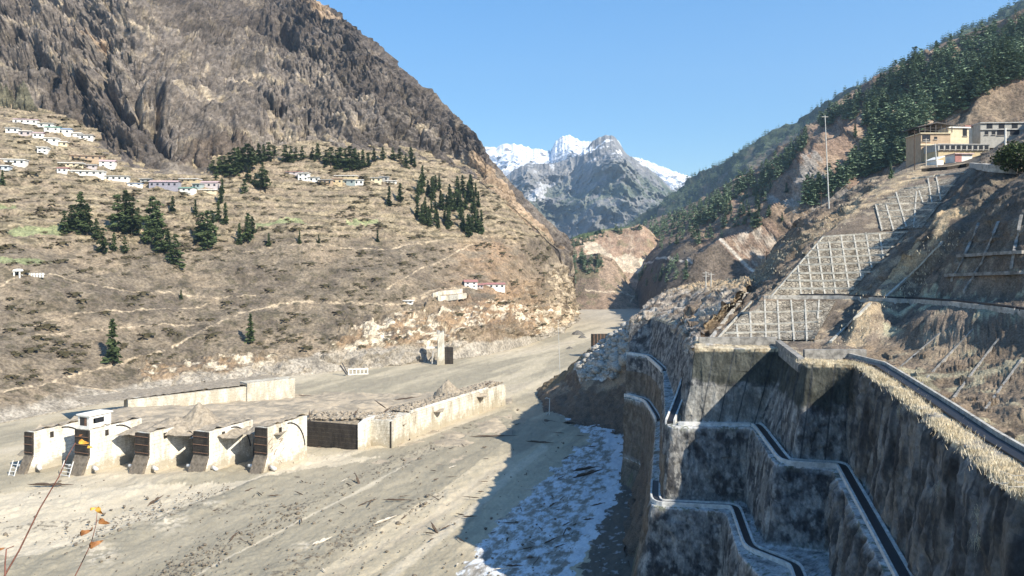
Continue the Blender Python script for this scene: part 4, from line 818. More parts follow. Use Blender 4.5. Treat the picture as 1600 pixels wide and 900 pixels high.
def tmesh(mb, mat, nm):
    me = bpy.data.meshes.new(nm); me.from_pydata(mb.v, [], mb.f); me.materials.append(MATS[mat]); return me
CM = [[tmesh(c, 'needles', 'crown') for c in CROWNS], [tmesh(c, 'needles_blue', 'crown') for c in CROWNS]]
TM = tmesh(MB().tube([(0, 0, -.06), (0, 0, .4), (.004, 0, .97)], [.018, .012, .002], 5), 'bark', 'trunk')
def tree(loc, h, kind, label, group=None, blue=0, name='conifer', parts=True, wide=1.0):
    r = empty(name, loc, RNG.uniform(0, 6.28), label, 'tree', group); r.scale = (h*wide*RNG.uniform(.9, 1.1), h*wide*RNG.uniform(.9, 1.1), h)
    for me, nm in ((CM[blue][kind], 'crown'), (TM, 'trunk')):
        o = bpy.data.objects.new(nm, me); C.objects.link(o); o.parent = r
    return r
LEFT = [hill, mtn]
def plant_px(px, py, hpx, surf, kind, label, group=None, blue=0, wide=1.0):
    q = hit(px, py, surf)
    if not q: return None
    p = q[0]; return tree((p.x, p.y, p.z-.3), hpx*p.y/F*1.05, kind, label, group, blue, wide=wide)
A_ = [(100,365,36),(112,362,42),(126,362,62),(136,368,50),(160,396,40),(184,364,60),(196,362,64),(206,368,60),(216,358,34),(178,393,30),(195,396,26),(238,365,58),(246,372,58),(232,382,44),(250,396,40),(262,395,38),(274,414,48),(244,388,36),(262,392,30),(150,376,34)]
ORD = ['leftmost'] + [w_+' from the left' for w_ in 'second third fourth fifth sixth seventh eighth ninth tenth eleventh twelfth thirteenth fourteenth fifteenth sixteenth seventeenth eighteenth nineteenth'.split()]+['rightmost']
for (x, y, h), od in zip(sorted(A_), ORD): plant_px(x, y, h, LEFT, RNG.choice([1, 3, 3]), 'conifer '+od+', in the large left grove', 'conifers of the large grove on the left terraces', wide=1.1)
B_ = [(316,382,50),(324,391,62),(331,375,46),(310,372,36)]
for (x, y, h), od in zip(B_, ('second leftmost', 'tallest', 'rightmost', 'leftmost')): plant_px(x, y, h, LEFT, 3, od+' conifer of the tight clump of four right of the large grove', 'conifers of the clump of four')
for x, y, h, lb in [(270,332,26,'small conifer standing above the large left grove'), (305,336,24,'small conifer just below the purple house'), (341,347,32,'left tree of a close pair of conifers on the terraces'), (352,350,32,'right tree of a close pair of conifers on the terraces'),
    (347,303,24,'small dark conifer at the right end of the purple house row'), (345,318,26,'small dark conifer under the right end of the house row'), (374,382,32,'left conifer of a trio on the bare terrace'), (387,379,46,'tallest conifer of a trio on the bare terrace'), (394,368,30,'right conifer of a trio on the bare terrace'),
    (420,386,22,'small lone conifer near the pale terrace path'), (283,468,16,'tiny lone conifer halfway down the left hillside'), (176,570,70,'tall lone conifer low on the left hillside'), (391,537,46,'lone conifer low on the hillside above the mud bank'),
    (468,381,20,'tiny lone conifer on terraces under the right village'), (498,380,14,'tiny conifer right of another tiny conifer on the terraces'), (590,378,18,'small lone conifer near the end of the terrace fields'), (608,322,30,'left conifer of a pair below the right village end'), (625,316,30,'right conifer of a pair below the right village end'),
    (4,290,24,'dark conifer at the left edge of the photo below the village'), (660,292,32,'slim conifer alone above the dense right grove'), (648,262,18,'small conifer at the foot of the cliff near the right grove')]:
    plant_px(x, y, h, LEFT, RNG.choice([0, 2, 1]), lb, wide=1.0)
Tb = [(333,272,22),(342,272,26),(350,273,30),(358,274,36),(366,275,44),(372,272,42),(380,271,40),(387,271,46),(394,268,36),(404,256,32),(412,253,28),(420,252,30),(428,250,22),(446,254,28),(454,254,26),(462,250,20),(472,250,22),(488,250,20),(496,250,26), (509,260,26),(517,262,32),(525,262,28),(532,264,34),(539,262,30),(546,266,38),(553,266,34),(560,266,28),(567,264,30),(575,262,24),(584,253,22),(598,250,20),(614,250,20),(624,254,22),(634,262,22),(642,258,28),(415,302,36),(407,299,28),(382,302,22),(399,292,22),(388,285,26),(410,280,26),(345,268,24),(376,266,30),(530,256,24),(555,255,24),(338,280,16)]
for x, y, h in Tb: plant_px(x, y, h, LEFT, RNG.choice([1, 3, 4, 3]), 'conifer in the dark belt of trees along the foot of the left cliff', 'conifers along the foot of the left cliff', wide=1.15)
for i in range(56):
    u, v = RNG.random(), RNG.random(); x = 652+u*98; y = 292+v*62+u*12; 
    plant_px(x, y, RNG.uniform(20, 34), LEFT, RNG.choice([0, 2, 2, 1]), 'conifer in the dense grove at the right end of the left terraces', 'conifers of the dense right grove')
for x, y, h in [(752,366,36),(744,364,30),(733,370,32),(738,362,26)]: plant_px(x, y, h, LEFT, 2, 'slim conifer on the outer edge of the grove at the spur', 'slim conifers at the spur edge')

# ------------------------------------------------------------------ houses
def house(px, py, wpx, hpx, wall, roof, label, surf=LEFT, depth=7, rz=None, name='house', slabs=True, nwin=None, group=None, Yfix=None, pitched=False, floors=1):
    if Yfix is None:
        q = hit(px, py+1, surf)
        if not q: return None
        p = q[0]
    else: p = W(px, py+1, Yfix)
    s = p.y/F; w = wpx*s; h = hpx*s*.88; rz = RNG.uniform(-.12, .2) if rz is None else rz
    r = empty(name, (p.x, p.y-1.0, p.z-.2), rz, label, 'house', group)
    MB().box(-w/2, w/2, 0, depth, -3, h).build('wall', wall, r)
    if pitched: MB().prismx([(-.6, h), (depth/2, h+h*.35), (depth+.6, h), (depth+.6, h+.12), (depth/2, h+h*.35+.15), (-.6, h+.12)], -w/2-.5, w/2+.5).build('roof', roof, r)
    else: MB().box(-w/2-.5, w/2+.5, -.9, depth+.5, h+.01, h+.4).build('roof', roof, r)
    n = nwin if nwin is not None else max(2, int(w/3.6)); fh = h/floors; src = None
    for fl in range(floors):
        for k in range(n):
            x = -w/2+(k+.5)*w/n; ww, wh = min(1.4, w/n*.45), fh*.42
            if src is None: src = MB().box(-ww/2, ww/2, -.06, .1, 0, wh).build('window', 'window_dark', r); src.location = (x, 0, fl*fh+fh*.33)
            else:
                o = bpy.data.objects.new('window', src.data); C.objects.link(o); o.parent = r; o.location = (x, 0, fl*fh+fh*.33)
    return r
H_ = [(40,192,34,7,'wall_white','roof_pinkish','long white house with pinkish roof at the top left of the village'), (72,198,22,7,'wall_white','roof_grey','white house just right of the long pinkish-roofed one'),
 (20,206,18,8,'wall_white','roof_grey','white house near the left photo edge in the upper village row'), (40,211,18,8,'wall_pink','roof_white','pinkish house in the second row of the upper village'), (60,214,14,8,'wall_white','roof_pinkish','small white house with pinkish roof, second upper row'),
 (82,204,22,7,'wall_white','roof_green','white house under a green roof in the upper village'), (101,208,18,8,'wall_white','roof_blue','white house under a bluish roof in the upper village'), (118,213,18,7,'wall_white','roof_white','flat white house near the right end of the upper village'), (135,217,20,8,'wall_white','roof_grey','last white house at the right end of the upper village row'),
 (80,222,20,8,'wall_white','roof_white','white house in the lowest row of the upper village'), (97,227,16,7,'wall_cream','roof_white','cream house in the lowest row of the upper village'), (67,238,14,10,'wall_white','roof_white','lone small white cube house below the upper village'), 
 (20,256,36,9,'wall_white','roof_white','long white house at the left photo edge'), (6,264,16,7,'wall_pale_blue','roof_white','pale blue hut in front of the long white house at left'), (136,248,48,6,'wall_orange','roof_brown','long orange house with brown roof in the mid village'), (112,259,34,6,'wall_cream','roof_white','long cream house below the orange one'),
 (168,260,22,10,'wall_white','roof_pinkish','white house with pinkish roof beside the dark mid-village tree'), (142,262,18,6,'wall_pink','roof_grey','small pink house in the mid village'), (127,272,66,7,'wall_white','roof_white','longest white building, low and flat, under the mid village'), (98,268,14,7,'wall_white','roof_red','small white house with red roof at the end of the longest building'),
 (183,281,34,8,'wall_white','roof_grey','white house between the longest building and the purple house'), (212,289,22,4,'wall_white','roof_blue','low white house just left of the purple one'), (256,291,44,9,'wall_purple','roof_pinkish','long purple house with pinkish roof'), (295,283,28,5,'wall_yellow','roof_white','low yellow house above the green-roofed one'),
 (284,298,34,6,'wall_white','roof_green','long white house with green roof'), (307,293,12,8,'wall_teal','roof_grey','small teal house beside the pink-roofed one'), (327,292,26,9,'wall_pink','roof_pinkish','pink two-tone house with pinkish roof at the row end'), (325,299,26,4,'wall_cream','roof_white','low cream building in front of the pink-roofed house'), (228,283,16,5,'wall_grey_wall','roof_grey','small grey house at the left of the purple row'),
 (460,271,26,4,'wall_pink','roof_red','low house with red roof, leftmost of the right village'), (474,281,16,13,'wall_white','roof_white','tall white two storey house of the right village'), (491,283,16,8,'wall_white','roof_grey','white house beside the tall two storey one'), (508,287,22,8,'wall_orange','roof_grey','orange house in the right village'), (527,286,16,8,'wall_yellow','roof_brown','yellow house with brown roof in the right village'),
 (545,287,20,8,'wall_teal','roof_grey','teal house of the right village'), (561,288,14,9,'wall_white','roof_white','white cube house right of the teal one'), (540,277,34,4,'wall_yellow','roof_white','long low yellow house behind the teal one'), (588,283,16,7,'wall_cream','roof_grey','cream house near the right end of the right village'), (600,282,14,8,'wall_grey_wall','roof_grey','grey house at the right end of the right village'), (612,285,14,4,'wall_white','roof_white','low white shed, last of the right village'),
 (736,448,20,10,'wall_white','roof_red','white roadside house with red roof, left of its row near the gorge'), (750,449,10,6,'wall_pink','roof_red','small pink roadside house in the middle of its row'), (772,449,34,7,'wall_white','roof_red','long white roadside house with red roof strip near the gorge'), (638,473,14,5,'wall_white','roof_white','small white roadside hut left of the pale stone walls')]
for h_ in H_: house(*h_, rz=.25 if h_[0] < 200 else None, floors=2 if h_[3] > 9 else 1, pitched=h_[5] in ('roof_red', 'roof_pinkish', 'roof_brown', 'roof_green', 'roof_blue'))
def on(px, py, s): return hit(px, py, s)[0]
# gazebo, left edge
p = on(26, 433, [hill]); gz = empty('shrine_gate', p, .2, 'small white arched shelter beside the path at the left edge', 'shelter'); s_ = p.y/F
for sx in (-1, 1): MB().box(sx*4*s_-.3, sx*4*s_+.3, 0, .6, -.5, 9*s_).build('post', 'wall_white', gz); MB().box(sx*4*s_-.3, sx*4*s_+.3, 3, 3.6, -.5, 9*s_).build('post', 'wall_white', gz)
MB().prism([(-6*s_, 9*s_), (6*s_, 9*s_), (4*s_, 12*s_), (0, 13*s_), (-4*s_, 12*s_)], -.4, 4).build('roof', 'wall_white', gz)
p = on(50, 432, [hill]); lw = MB()
for k in range(8): lw.box(-5+k*1.4, -4.2+k*1.4, 0, .5, -.5, 1.7)
lw.box(-5, 6.2, .1, .4, .9, 1.2); o = lw.build('low_parapet', 'wall_white'); o.location = p; tag(o, 'white low parapet beside the arched shelter', 'wall')
# roadside stone walls on the left slope
def strip_wall(name, pts, surf, h, th, mat, label, cat='wall', dz=-.4):
    ws = [on(x, y, surf) for x, y in pts]; o = MB().sweep(ws, th, h-dz, dz).build(name, mat); return tag(o, label, cat)
strip_wall('road_retaining_wall', [(684,470),(700,469),(715,467),(728,465)], [hill], 3.0, 1.0, 'muddy_concrete', 'lower pale stone retaining wall under the roadside houses')
strip_wall('road_retaining_wall', [(676,464),(690,460),(705,459),(722,457)], [hill], 2.4, 1.0, 'muddy_concrete', 'upper pale stone retaining wall under the roadside houses')
# broken gate tower on the left bank
tp = W(689, 578, 440); tw = empty('intake_tower', (tp.x, tp.y, 0), .15, 'pale broken concrete tower standing in the mud below the left cliff', 'tower')
MB().add([(-2.2,0,-3),(2.2,0,-3),(2.2,5,-3),(-2.2,5,-3),(-1.5,0,17),(1.7,0,18.5),(1.7,5,18.5),(-1.5,5,17)], [(3,2,1,0),(4,5,6,7),(0,1,5,4),(1,2,6,5),(2,3,7,6),(3,0,4,7)]).build('shaft', 'muddy_concrete', tw); MB().box(-1.9, -.4, -.1, 5.1, 17.3, 18.6).build('cap', 'kerb', tw)
MB().tube([(-4.2, 0, 8), (-5, -1, 1)], .4, 5).build('fallen_beam', 'kerb', tw); MB().box(-8, -1.95, 2, 3, 9, 10).build('deck_stub', 'concrete', tw)
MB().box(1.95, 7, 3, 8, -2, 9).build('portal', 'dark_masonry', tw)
bk_ = W(560, 585, 404); br = empty('buried_bridge_deck', (bk_.x, bk_.y, bk_.z), .3, 'half buried white framed wreck at the foot of the left cliff', 'wreckage')
m = MB(); m.box(-5, 5, 0, .5, 2.4, 3.0).box(-5, 5, 0, .5, -.5, .3)
for k in range(6): m.box(-5+k*1.9, -4.6+k*1.9, 0, .5, .3, 2.4)
m.build('frame', 'wall_white', br); MB().tube([(-9, 0, 5), (-6, -2, .5)], .4, 5).build('fallen_beam', 'drain_bed', br); MB().tube([(-8, 1, 6), (-5.5, -2, 1)], .3, 5).build('fallen_beam', 'drain_bed', br)
# ------------------------------------------------------------------ right bank: forest
RM_ = [rmt]
def forest(polys, n, hm, label, group, seed, keep, near):
    rr = random.Random(seed); out = []
    xs = [p[0] for P_ in polys for p in P_]; ys = [p[1] for P_ in polys for p in P_]; t = 0
    while len(out) < n and t < n*60:
        t += 1; x, y = rr.uniform(min(xs), max(xs)), rr.uniform(min(ys), max(ys))
        if not any(bool(inpoly(np.array([x]), np.array([y]), P_)[0]) for P_ in polys): continue
        q = hit(x, y, RM_+[slope_r])
        if not q or (q[0].y < 340): continue
        out.append((q[0], rr.uniform(*hm)))
    return out
PF = {
 'upper': [[(1270,192),(1300,176),(1370,133),(1440,97),(1530,58),(1605,26),(1605,95),(1540,112),(1440,150),(1385,184),(1352,205),(1345,190),(1310,188),(1285,205)]],
 'main': [[(1380,190),(1440,158),(1500,130),(1605,92),(1605,120),(1530,150),(1480,186),(1445,196),(1442,240),(1390,262),(1330,285),(1270,325),(1255,322),(1262,295),(1300,285),(1330,262),(1352,232),(1362,205)]],
 'low': [[(1000,352),(1062,334),(1120,305),(1190,268),(1245,228),(1262,210),(1255,240),(1215,280),(1200,300),(1160,300),(1120,345),(1080,360),(1020,372)]],
 'thin': [[(1120,330),(1200,285),(1230,300),(1200,350),(1100,380),(1000,400),(1000,375),(1070,362)]],
}
LB = {'upper': ('conifer on the wooded crest of the right mountain', 'conifers on the right mountain crest'), 'main': ('conifer in the dense forest below the bare strip of the right mountain', 'conifers in the dense forest on the right slope'),
      'low': ('conifer in the forest running down towards the snowy peaks', 'conifers on the far end of the right ridge'), 'thin': ('scattered conifer on the brown slope right of the gorge', 'scattered conifers right of the gorge')}
extra = []
for i, (k, n, hm, kp_) in enumerate((('upper', 330, (9, 17), 44), ('main', 400, (8, 16), 60), ('low', 220, (9, 17), 6), ('thin', 80, (7, 13), 24))):
    pts = forest(PF[k], n, hm, *LB[k], 10+i, 0, 0); pts.sort(key=lambda p: p[0].y/p[1])
    for j, (p, h) in enumerate(pts):
        if j < kp_: tree((p.x, p.y, p.z-.4), h, RNG.choice([0, 1, 3]), LB[k][0], LB[k][1], 1, wide=1.25)
        else: extra.append((p, h))
# trees on the bare patches, the saddle, and the spurs
for x, y, h, lb in [(1336,215,22,'lone conifer on the bare brown patch of the right mountain'), (1392,279,26,'dark slim conifer standing up by the straw-covered crest'), (1222,345,14,'small lone conifer on the pale slope under the mast'), (1072,436,30,'single dark conifer standing beside the gorge road')]:
    q = hit(x, y, [rmt, slope_r, knob_s])
    if q: p = q[0]; tree((p.x, p.y, p.z-.4), h*p.y/F, 2, lb, None, 1)
def sp_trees(n, poly, surf, hpx, label, group, seed, blue=1):
    rr = random.Random(seed); c = 0; t = 0; xs = [p[0] for p in poly]; ys = [p[1] for p in poly]
    while c < n and t < n*40:
        t += 1; x, y = rr.uniform(min(xs), max(xs)), rr.uniform(min(ys), max(ys))
        if not bool(inpoly(np.array([x]), np.array([y]), poly)[0]): continue
        q = hit(x, y, surf)
        if q:
            p = q[0]; c += 1; hh = rr.uniform(*hpx)*p.y/F
            if c <= 6: tree((p.x, p.y, p.z-1), hh, rr.choice([0, 1, 3]), label, group, blue, wide=1.3)
            else: extra.append((p, hh))
sp_trees(46, [(866,392),(900,374),(940,364),(1000,354),(1012,357),(1000,360),(950,370),(905,384),(870,410)], [M1], (6, 12), 'conifer on the flat top of the river terrace under the peaks', 'conifers on the river terrace', 3)
sp_trees(40, [(878,415),(900,400),(930,404),(945,412),(935,425),(905,445),(880,448)], [M2, M1], (9, 17), 'dark conifer on the shaded side of the pointed spur in the gorge', 'conifers on the pointed spur', 4)
sp_trees(26, [(985,432),(1030,410),(1060,408),(1060,440),(1010,450)], [rmt], (8, 16), 'conifer in the shaded gully beside the gorge road', 'conifers beside the gorge road', 5)
# everything past the 300 nearest: one mesh
cr = make_crown(9, .26, 9, 6, 2, open_=.1, base=.08); bv = np.array([tuple(v) for v in cr.v]); bf = np.array(cr.f); VV = []; FF = []; k0 = 0
rr = random.Random(5)
for p, h in extra:
    a = rr.uniform(0, 6.28); ca, sa = math.cos(a), math.sin(a); v = bv*np.array([h*1.3, h*1.3, h]); v = np.stack([v[:, 0]*ca-v[:, 1]*sa+p.x, v[:, 0]*sa+v[:, 1]*ca+p.y, v[:, 2]+p.z-.4], 1); VV.append(v); FF.append(bf+k0); k0 += len(bv)
# far ridge trees
fp = np.array([v.co[:] for v in frg.data.vertices]); idx = np.random.RandomState(3).choice(len(fp), 5200, replace=False)
small = make_crown(12, .3, 5, 4, 1, open_=0, base=.1); sv = np.array([tuple(v) for v in small.v]); sf = np.array(small.f)
for i in idx:
    p = fp[i]; px_i, py_i = PX(*p)
    if px_i < 950 or px_i > 1650: continue
    h = rr.uniform(13, 22); v = sv*np.array([h*1.3, h*1.3, h])*np.array([1, 1, 1]); v = v*np.array([1, 1, 1])+p; VV.append(v); FF.append(sf+k0); k0 += len(sv)
fo = mesh_np('distant_forest', np.concatenate(VV), np.concatenate(FF), MATS['needles_blue']); tag(fo, 'dark conifer forest covering the far right ridges', 'forest', kind='stuff')

# ------------------------------------------------------------------ buildings above the retained slope
def bld(name, px, py, wpx, hpx, Y, dpt, wall, label, rz=0.0, cat='building'):
    p = W(px, py, Y); s = Y/F; r = empty(name, p, rz, label, cat); w, h = wpx*s, hpx*s
    MB().box(0, w, 0, dpt, -4, h).build('wall', wall, r); return r, w, h, s
def wins(r, xs, z, ww, wh, mat='window_dark', y=-.07):
    src = None
    for x in xs:
        if src is None: o = src = MB().box(-ww/2, ww/2, y, .1, 0, wh).build('window', mat, r); sl_ = MB().box(-ww/2-.15, ww/2+.15, y-.25, y-.01, -.18, -.02).build('sill', 'kerb', src)
        else:
            o = bpy.data.objects.new('window', src.data); C.objects.link(o); o.parent = r; s2_ = bpy.data.objects.new('sill', sl_.data); C.objects.link(s2_); s2_.parent = o
        o.location = (x, 0, z)
b1, w, h, s = bld('hotel_building', 1439, 247, 46, 38, 262, 10, 'wall_orange', 'orange-tan four storey building with a black tin roof frame on top')
MB().box(-.4, w+.4, -.5, 10, h, h+.3).box(-.3, w+.3, -.4, 0, h*.52, h*.52+.35).build('floor_slab', 'wall_cream', b1)
wins(b1, [w*.18], h*.70, 2.6, 2.0); wins(b1, [w*.5], h*.78, 1.0, .8); wins(b1, [w*.2, w*.42], h*.28, 1.6, 1.5); wins(b1, [w*.6, w*.8], h*.32, 1.3, 1.2)
for k in range(7): x = -.6+k*(w+1)/6; MB().box(x-.12, x+.12, -.3, -.1, h+.3, h+2.2+.9*math.sin(k/6*3.14)).build('roof_post', 'roof_tin', b1)
for z in (1.0, 1.8): MB().box(-.6, w+.4, -.25, -.15, h+z, h+z+.12).build('roof_rail', 'roof_tin', b1)
MB().box(-.2, w+.2, 8, 8.3, h+.3, h+2.6).build('back_wall', 'roof_tin', b1); MB().prism([(-1.5, h+2.0), (w*.5, h+3.4), (w+.8, h+2.6), (w+.8, h+2.9), (w*.5, h+3.75), (-1.5, h+2.3)], -.8, 10).build('roof', 'roof_tin', b1)
b2, w, h, s = bld('hotel_building', 1482, 232, 34, 32, 268, 12, 'wall_cream', 'cream block with a sloping parapet, right of the black-roofed building', .1)
MB().box(-.3, w+.4, -.5, 12, h, h+.4).build('roof', 'wall_white', b2); wins(b2, [w*.8], h*.62, 1.5, 3.2)
b3, w, h, s = bld('hotel_building', 1508, 218, 26, 20, 280, 10, 'wall_white', 'bright white block behind the cream one', .15); MB().box(-.3, w+.3, -.4, 10, h, h+.4).build('roof', 'roof_red', b3)
b4, w, h, s = bld('hotel_building', 1466, 246, 80, 20, 254, 9, 'wall_yellow', 'long low yellow building with a row of square windows under a grey upper floor', .04)
MB().box(-.2, w+.2, -.3, 9.2, h*.52, h).build('upper_floor', 'wall_grey_wall', b4); wins(b4, [w*(.06+.112*k) for k in range(9)], h*.62, 1.2, 1.2, y=-.4); MB().box(-.4, w+.4, -.6, 9.4, h, h+.25).build('roof', 'roof_grey', b4)
b5, w, h, s = bld('hotel_building', 1532, 213, 76, 20, 275, 10, 'wall_grey_wall', 'grey two storey building with dark windows at the right edge', -.06)
wins(b5, [w*.18, w*.42, w*.68], h*.58, 1.9, 2.0); wins(b5, [w*.12, w*.26], h*.12, 1.2, 1.2); wins(b5, [w*.42, w*.68], h*.08, 3.0, 2.2); MB().box(-.3, w+.3, -.5, 10.3, h, h+.35).box(-.3, w+.3, -.45, .1, h*.48, h*.48+.3).build('roof', 'roof_grey', b5)
b6, w, h, s = bld('roadside_shed', 1492, 253, 28, 12, 246, 5, 'wall_white', 'small red and white roadside shed under the yellow building', .05, 'shed'); MB().box(.0, w*.38, -.12, 0.1, 0, h*.95).build('shutter', 'roof_red', b6); MB().box(-.3, w+.3, -.6, 5.3, h, h+.3).build('roof', 'roof_pinkish', b6)
b7, w, h, s = bld('roadside_shed', 1464, 258, 13, 8, 244, 4, 'wall_white', 'small white shed with slanted roof left of the red one', .3, 'shed'); MB().prism([(-.3, h), (w+.3, h+1.2), (w+.3, h+1.4), (-.3, h+.2)], -.3, 4.3).build('roof', 'roof_white', b7)
# poles
def pole(px, pb, pt, Y, r0, r1, label, mat='steel', name='utility_pole', lean=0, arms=1, cat='pole'):
    b = W(px, pb, Y); h = (pb-pt)*Y/F; r = empty(name, b, 0, label, cat); lx = lean*Y/F
    MB().tube([(0, 0, -1.5), (lx, 0, h)], [r0, r1], 8).build('shaft', mat, r)
    for k in range(arms): z = h-.5-k*.9; MB().box(lx-.9, lx+.9, -.06, .06, z, z+.12).build('cross_arm', mat, r)
    return r
q = hit(1296, 326, [slope_r, rmt]); Ym_ = 222 if not q else min(q[0].y, 260)
pole(1296, 330, 180, 222, .19, .10, 'very tall thin pale mast on the straw-covered crest', 'steel', 'lattice_mast', -7, 1, 'mast')
pole(1429, 272, 204, 238, .16, .10, 'tall wooden pole left of the black-roofed building', 'dead_wood'); pole(1447, 258, 216, 244, .15, .10, 'thin pole in front of the black-roofed building', 'pale_wood'); pole(1464, 256, 224, 240, .2, .14, 'pale leaning pole by the small white shed', 'steel', lean=-3)
pole(1571, 226, 200, 235, .3, .24, 'short thick pale post left of the dark green bush', 'wall_white', arms=0); pole(1572, 268, 255, 186, .22, .2, 'short white post at the roadside below the bush', 'wall_white', arms=0)
pole(1103, 446, 424, 225, .16, .12, 'left leg pole of the small frame by the gorge', 'steel', arms=2); pole(1111, 446, 426, 225, .16, .12, 'right leg pole of the small frame by the gorge', 'steel', arms=1)
pole(1198, 408, 392, 230, .14, .1, 'small pole on the dark crest below the mast', 'dead_wood', arms=1); pole(1283, 334, 300, 240, .12, .08, 'short pole just left of the tall mast', 'dead_wood')
gp_ = pole(875, 578, 503, 335, .14, .07, 'thin wire-like gauge mast at the river bend', 'steel', 'gauge_mast', -3, 0, 'mast'); 
lp = pole(858, 646, 622, 300, .22, .14, 'bent lamp post leaning at the tip of the spoil slope', 'steel', 'lamp_post', 1, 0, 'lamp post'); MB().tube([(0, 0, 5.5), (-.9, 0, 5.9), (-1.6, 0, 5.6)], .14, 5).build('arm', 'steel', lp); MB().tube([(.2, 0, 1), (-1.2, 0, -.6)], .12, 5).build('stay', 'steel', lp)
# dark bush at the right edge
def bush(px, py, Y, rx, rz_, label, n=900, seed=1, mat='bush', name='bush', leaf=.35):
    rr = random.Random(seed); m = MB(); p = W(px, py, Y)
    for i in range(n):
        d = Vector((rr.gauss(0, 1), rr.gauss(0, 1), rr.gauss(0, 1))).normalized(); rad = rr.uniform(.35, 1)**.5*(1+.25*math.sin(d.x*7+seed)*math.cos(d.y*6+d.z*5)); c = Vector((d.x*rx*rad, d.y*rx*.8*rad, rz_*(.8+d.z*rad)))
        u = Vector((rr.uniform(-1, 1), rr.uniform(-1, 1), rr.uniform(-1, 1))).normalized()*leaf*rr.uniform(.6, 1.3); v = u.cross(Vector((rr.uniform(-1, 1), rr.uniform(-1, 1), rr.uniform(-1, 1)))).normalized()*leaf*.6
        m.add([c-u, c+v, c+u, c-v], [(0, 1, 2, 3)])
    r = empty(name, p, 0, label, 'bush'); m.build('foliage', mat, r); MB().tube([(0, 0, -1), (.1, 0, rz_*.9)], [.2, .08], 5).build('stem', 'bark', r); return r
bush(1592, 262, 150, 4.2, 2.6, 'large rounded dark green bush at the right edge under the grey building', 2600, 2, leaf=.32)
# white road parapet right
def strip(name, ws, w_, h_, mat, label, cat='wall', z0=-.3, parent=None):
    o = MB().sweep(ws, w_, h_-z0, z0).build(name, mat, parent); return tag(o, label, cat) if label else o
SR = [slope_r]
def onS(px, py, lift=0, S=SR):
    q = hit(px, py, S); p = q[0].copy(); p.z += lift; return p
def dense(pts, n=6):
    o = []
    for (a, b), (c, d) in zip(pts[:-1], pts[1:]):
        for k in range(n): t = k/n; o.append((a+(c-a)*t, b+(d-b)*t))
    return o+[pts[-1]]
def follow(pts, n=6, lift=0, S=SR): return [onS(x, y, lift, S) for x, y in dense(pts, n) if hit(x, y, S)]
strip('road_parapet', follow([(1518,261),(1548,266),(1586,270)], 3), .9, 1.1, 'kerb', 'pale parapet slab along the small road left of the dark green bush')
strip('road_parapet', follow([(1440,268),(1480,265),(1512,260)], 3), .8, .8, 'dark_masonry', 'dark stone parapet under the poles at the top of the retained slope')
# ------------------------------------------------------------------ concrete grid with stone pitching
plain('rib_pale', (0.47, 0.44, 0.375), .9, .25, 1.2, .3, .05)
m_, n_, b__ = newmat('pitching'); co = nod(n_, 'ShaderNodeTexCoord').outputs['Object']
mp = nod(n_, 'ShaderNodeMapping'); mp.inputs['Scale'].default_value = (1, 1, 2.6); n_.links.new(co, mp.inputs[0])
v = nod(n_, 'ShaderNodeTexVoronoi', feature='DISTANCE_TO_EDGE'); v.inputs['Scale'].default_value = 1.25; n_.links.new(mp.outputs[0], v.inputs['Vector'])
v2 = nod(n_, 'ShaderNodeTexVoronoi', feature='F1'); v2.inputs['Scale'].default_value = 1.25; n_.links.new(mp.outputs[0], v2.inputs['Vector'])
t1 = noise_node(n_, co, .45, 5, .65); t2 = noise_node(n_, co, 3, 4, .65)
r1 = ramp(n_, v.outputs[0], [(0.0, .38), (.12, 1.0)]); r2 = ramp(n_, v2.outputs['Color'], [(0, .65), (1, 1.15)]); r3 = ramp(n_, t1.outputs[0], [(.38, (0.21, 0.175, 0.13)), (.6, (0.46, 0.40, 0.31))]); r4 = ramp(n_, t2.outputs[0], [(.35, .7), (.65, 1.2)])
n_.links.new(mul(n_, mul(n_, mul(n_, r3.outputs[0], r1.outputs[0]), r2.outputs[0]), r4.outputs[0]), b__.inputs['Base Color']); b__.inputs['Roughness'].default_value = .95
bp = nod(n_, 'ShaderNodeBump'); bp.inputs['Strength'].default_value = .9; bp.inputs['Distance'].default_value = .25; n_.links.new(r1.outputs[0], bp.inputs['Height']); n_.links.new(bp.outputs[0], b__.inputs['Normal'])
def patch(parent, quad, nu, nv, lift=.22):
    V = []; (a, b, c, d) = quad
    for j in range(nv):
        for i in range(nu):
            u, w_ = i/(nu-1), j/(nv-1); x = (a[0]*(1-u)+b[0]*u)*(1-w_)+(d[0]*(1-u)+c[0]*u)*w_; y = (a[1]*(1-u)+b[1]*u)*(1-w_)+(d[1]*(1-u)+c[1]*u)*w_
            q = hit(x, y, SR); p = q[0]; V.append((p.x, p.y-.02, p.z+lift))
    # smooth the sampled sheet
    A = np.array(V).reshape(nv, nu, 3)
    for _ in range(10): A[1:-1, 1:-1] = (A[1:-1, 1:-1]*2+A[:-2, 1:-1]+A[2:, 1:-1]+A[1:-1, :-2]+A[1:-1, 2:])/6
    return mesh_np('stone_pitching', A.reshape(-1, 3), grid_faces(nv, nu), MATS['pitching'], parent=parent)
def retaining(label, quads, ribs, w_=.36, h_=.10, mat='rib_pale'):
    x, y = quads[0][3] if quads else ribs[0][0]; p = onS(x, y); r = empty('retaining_panel', p, 0, label, 'retaining wall')
    obs = []
    for q in quads: obs.append(patch(r, q, 34, 26))
    for rb in ribs:
        fl_ = abs(rb[-1][1]-rb[0][1]) < .25*abs(rb[-1][0]-rb[0][0]); ww_ = w_*(2.3 if fl_ else .85)
        obs.append(MB().sweep(follow(rb, 10, .26), ww_, h_+.3, -.3).build('rib', mat, r))
    for o in obs: o.location = -p
    return r
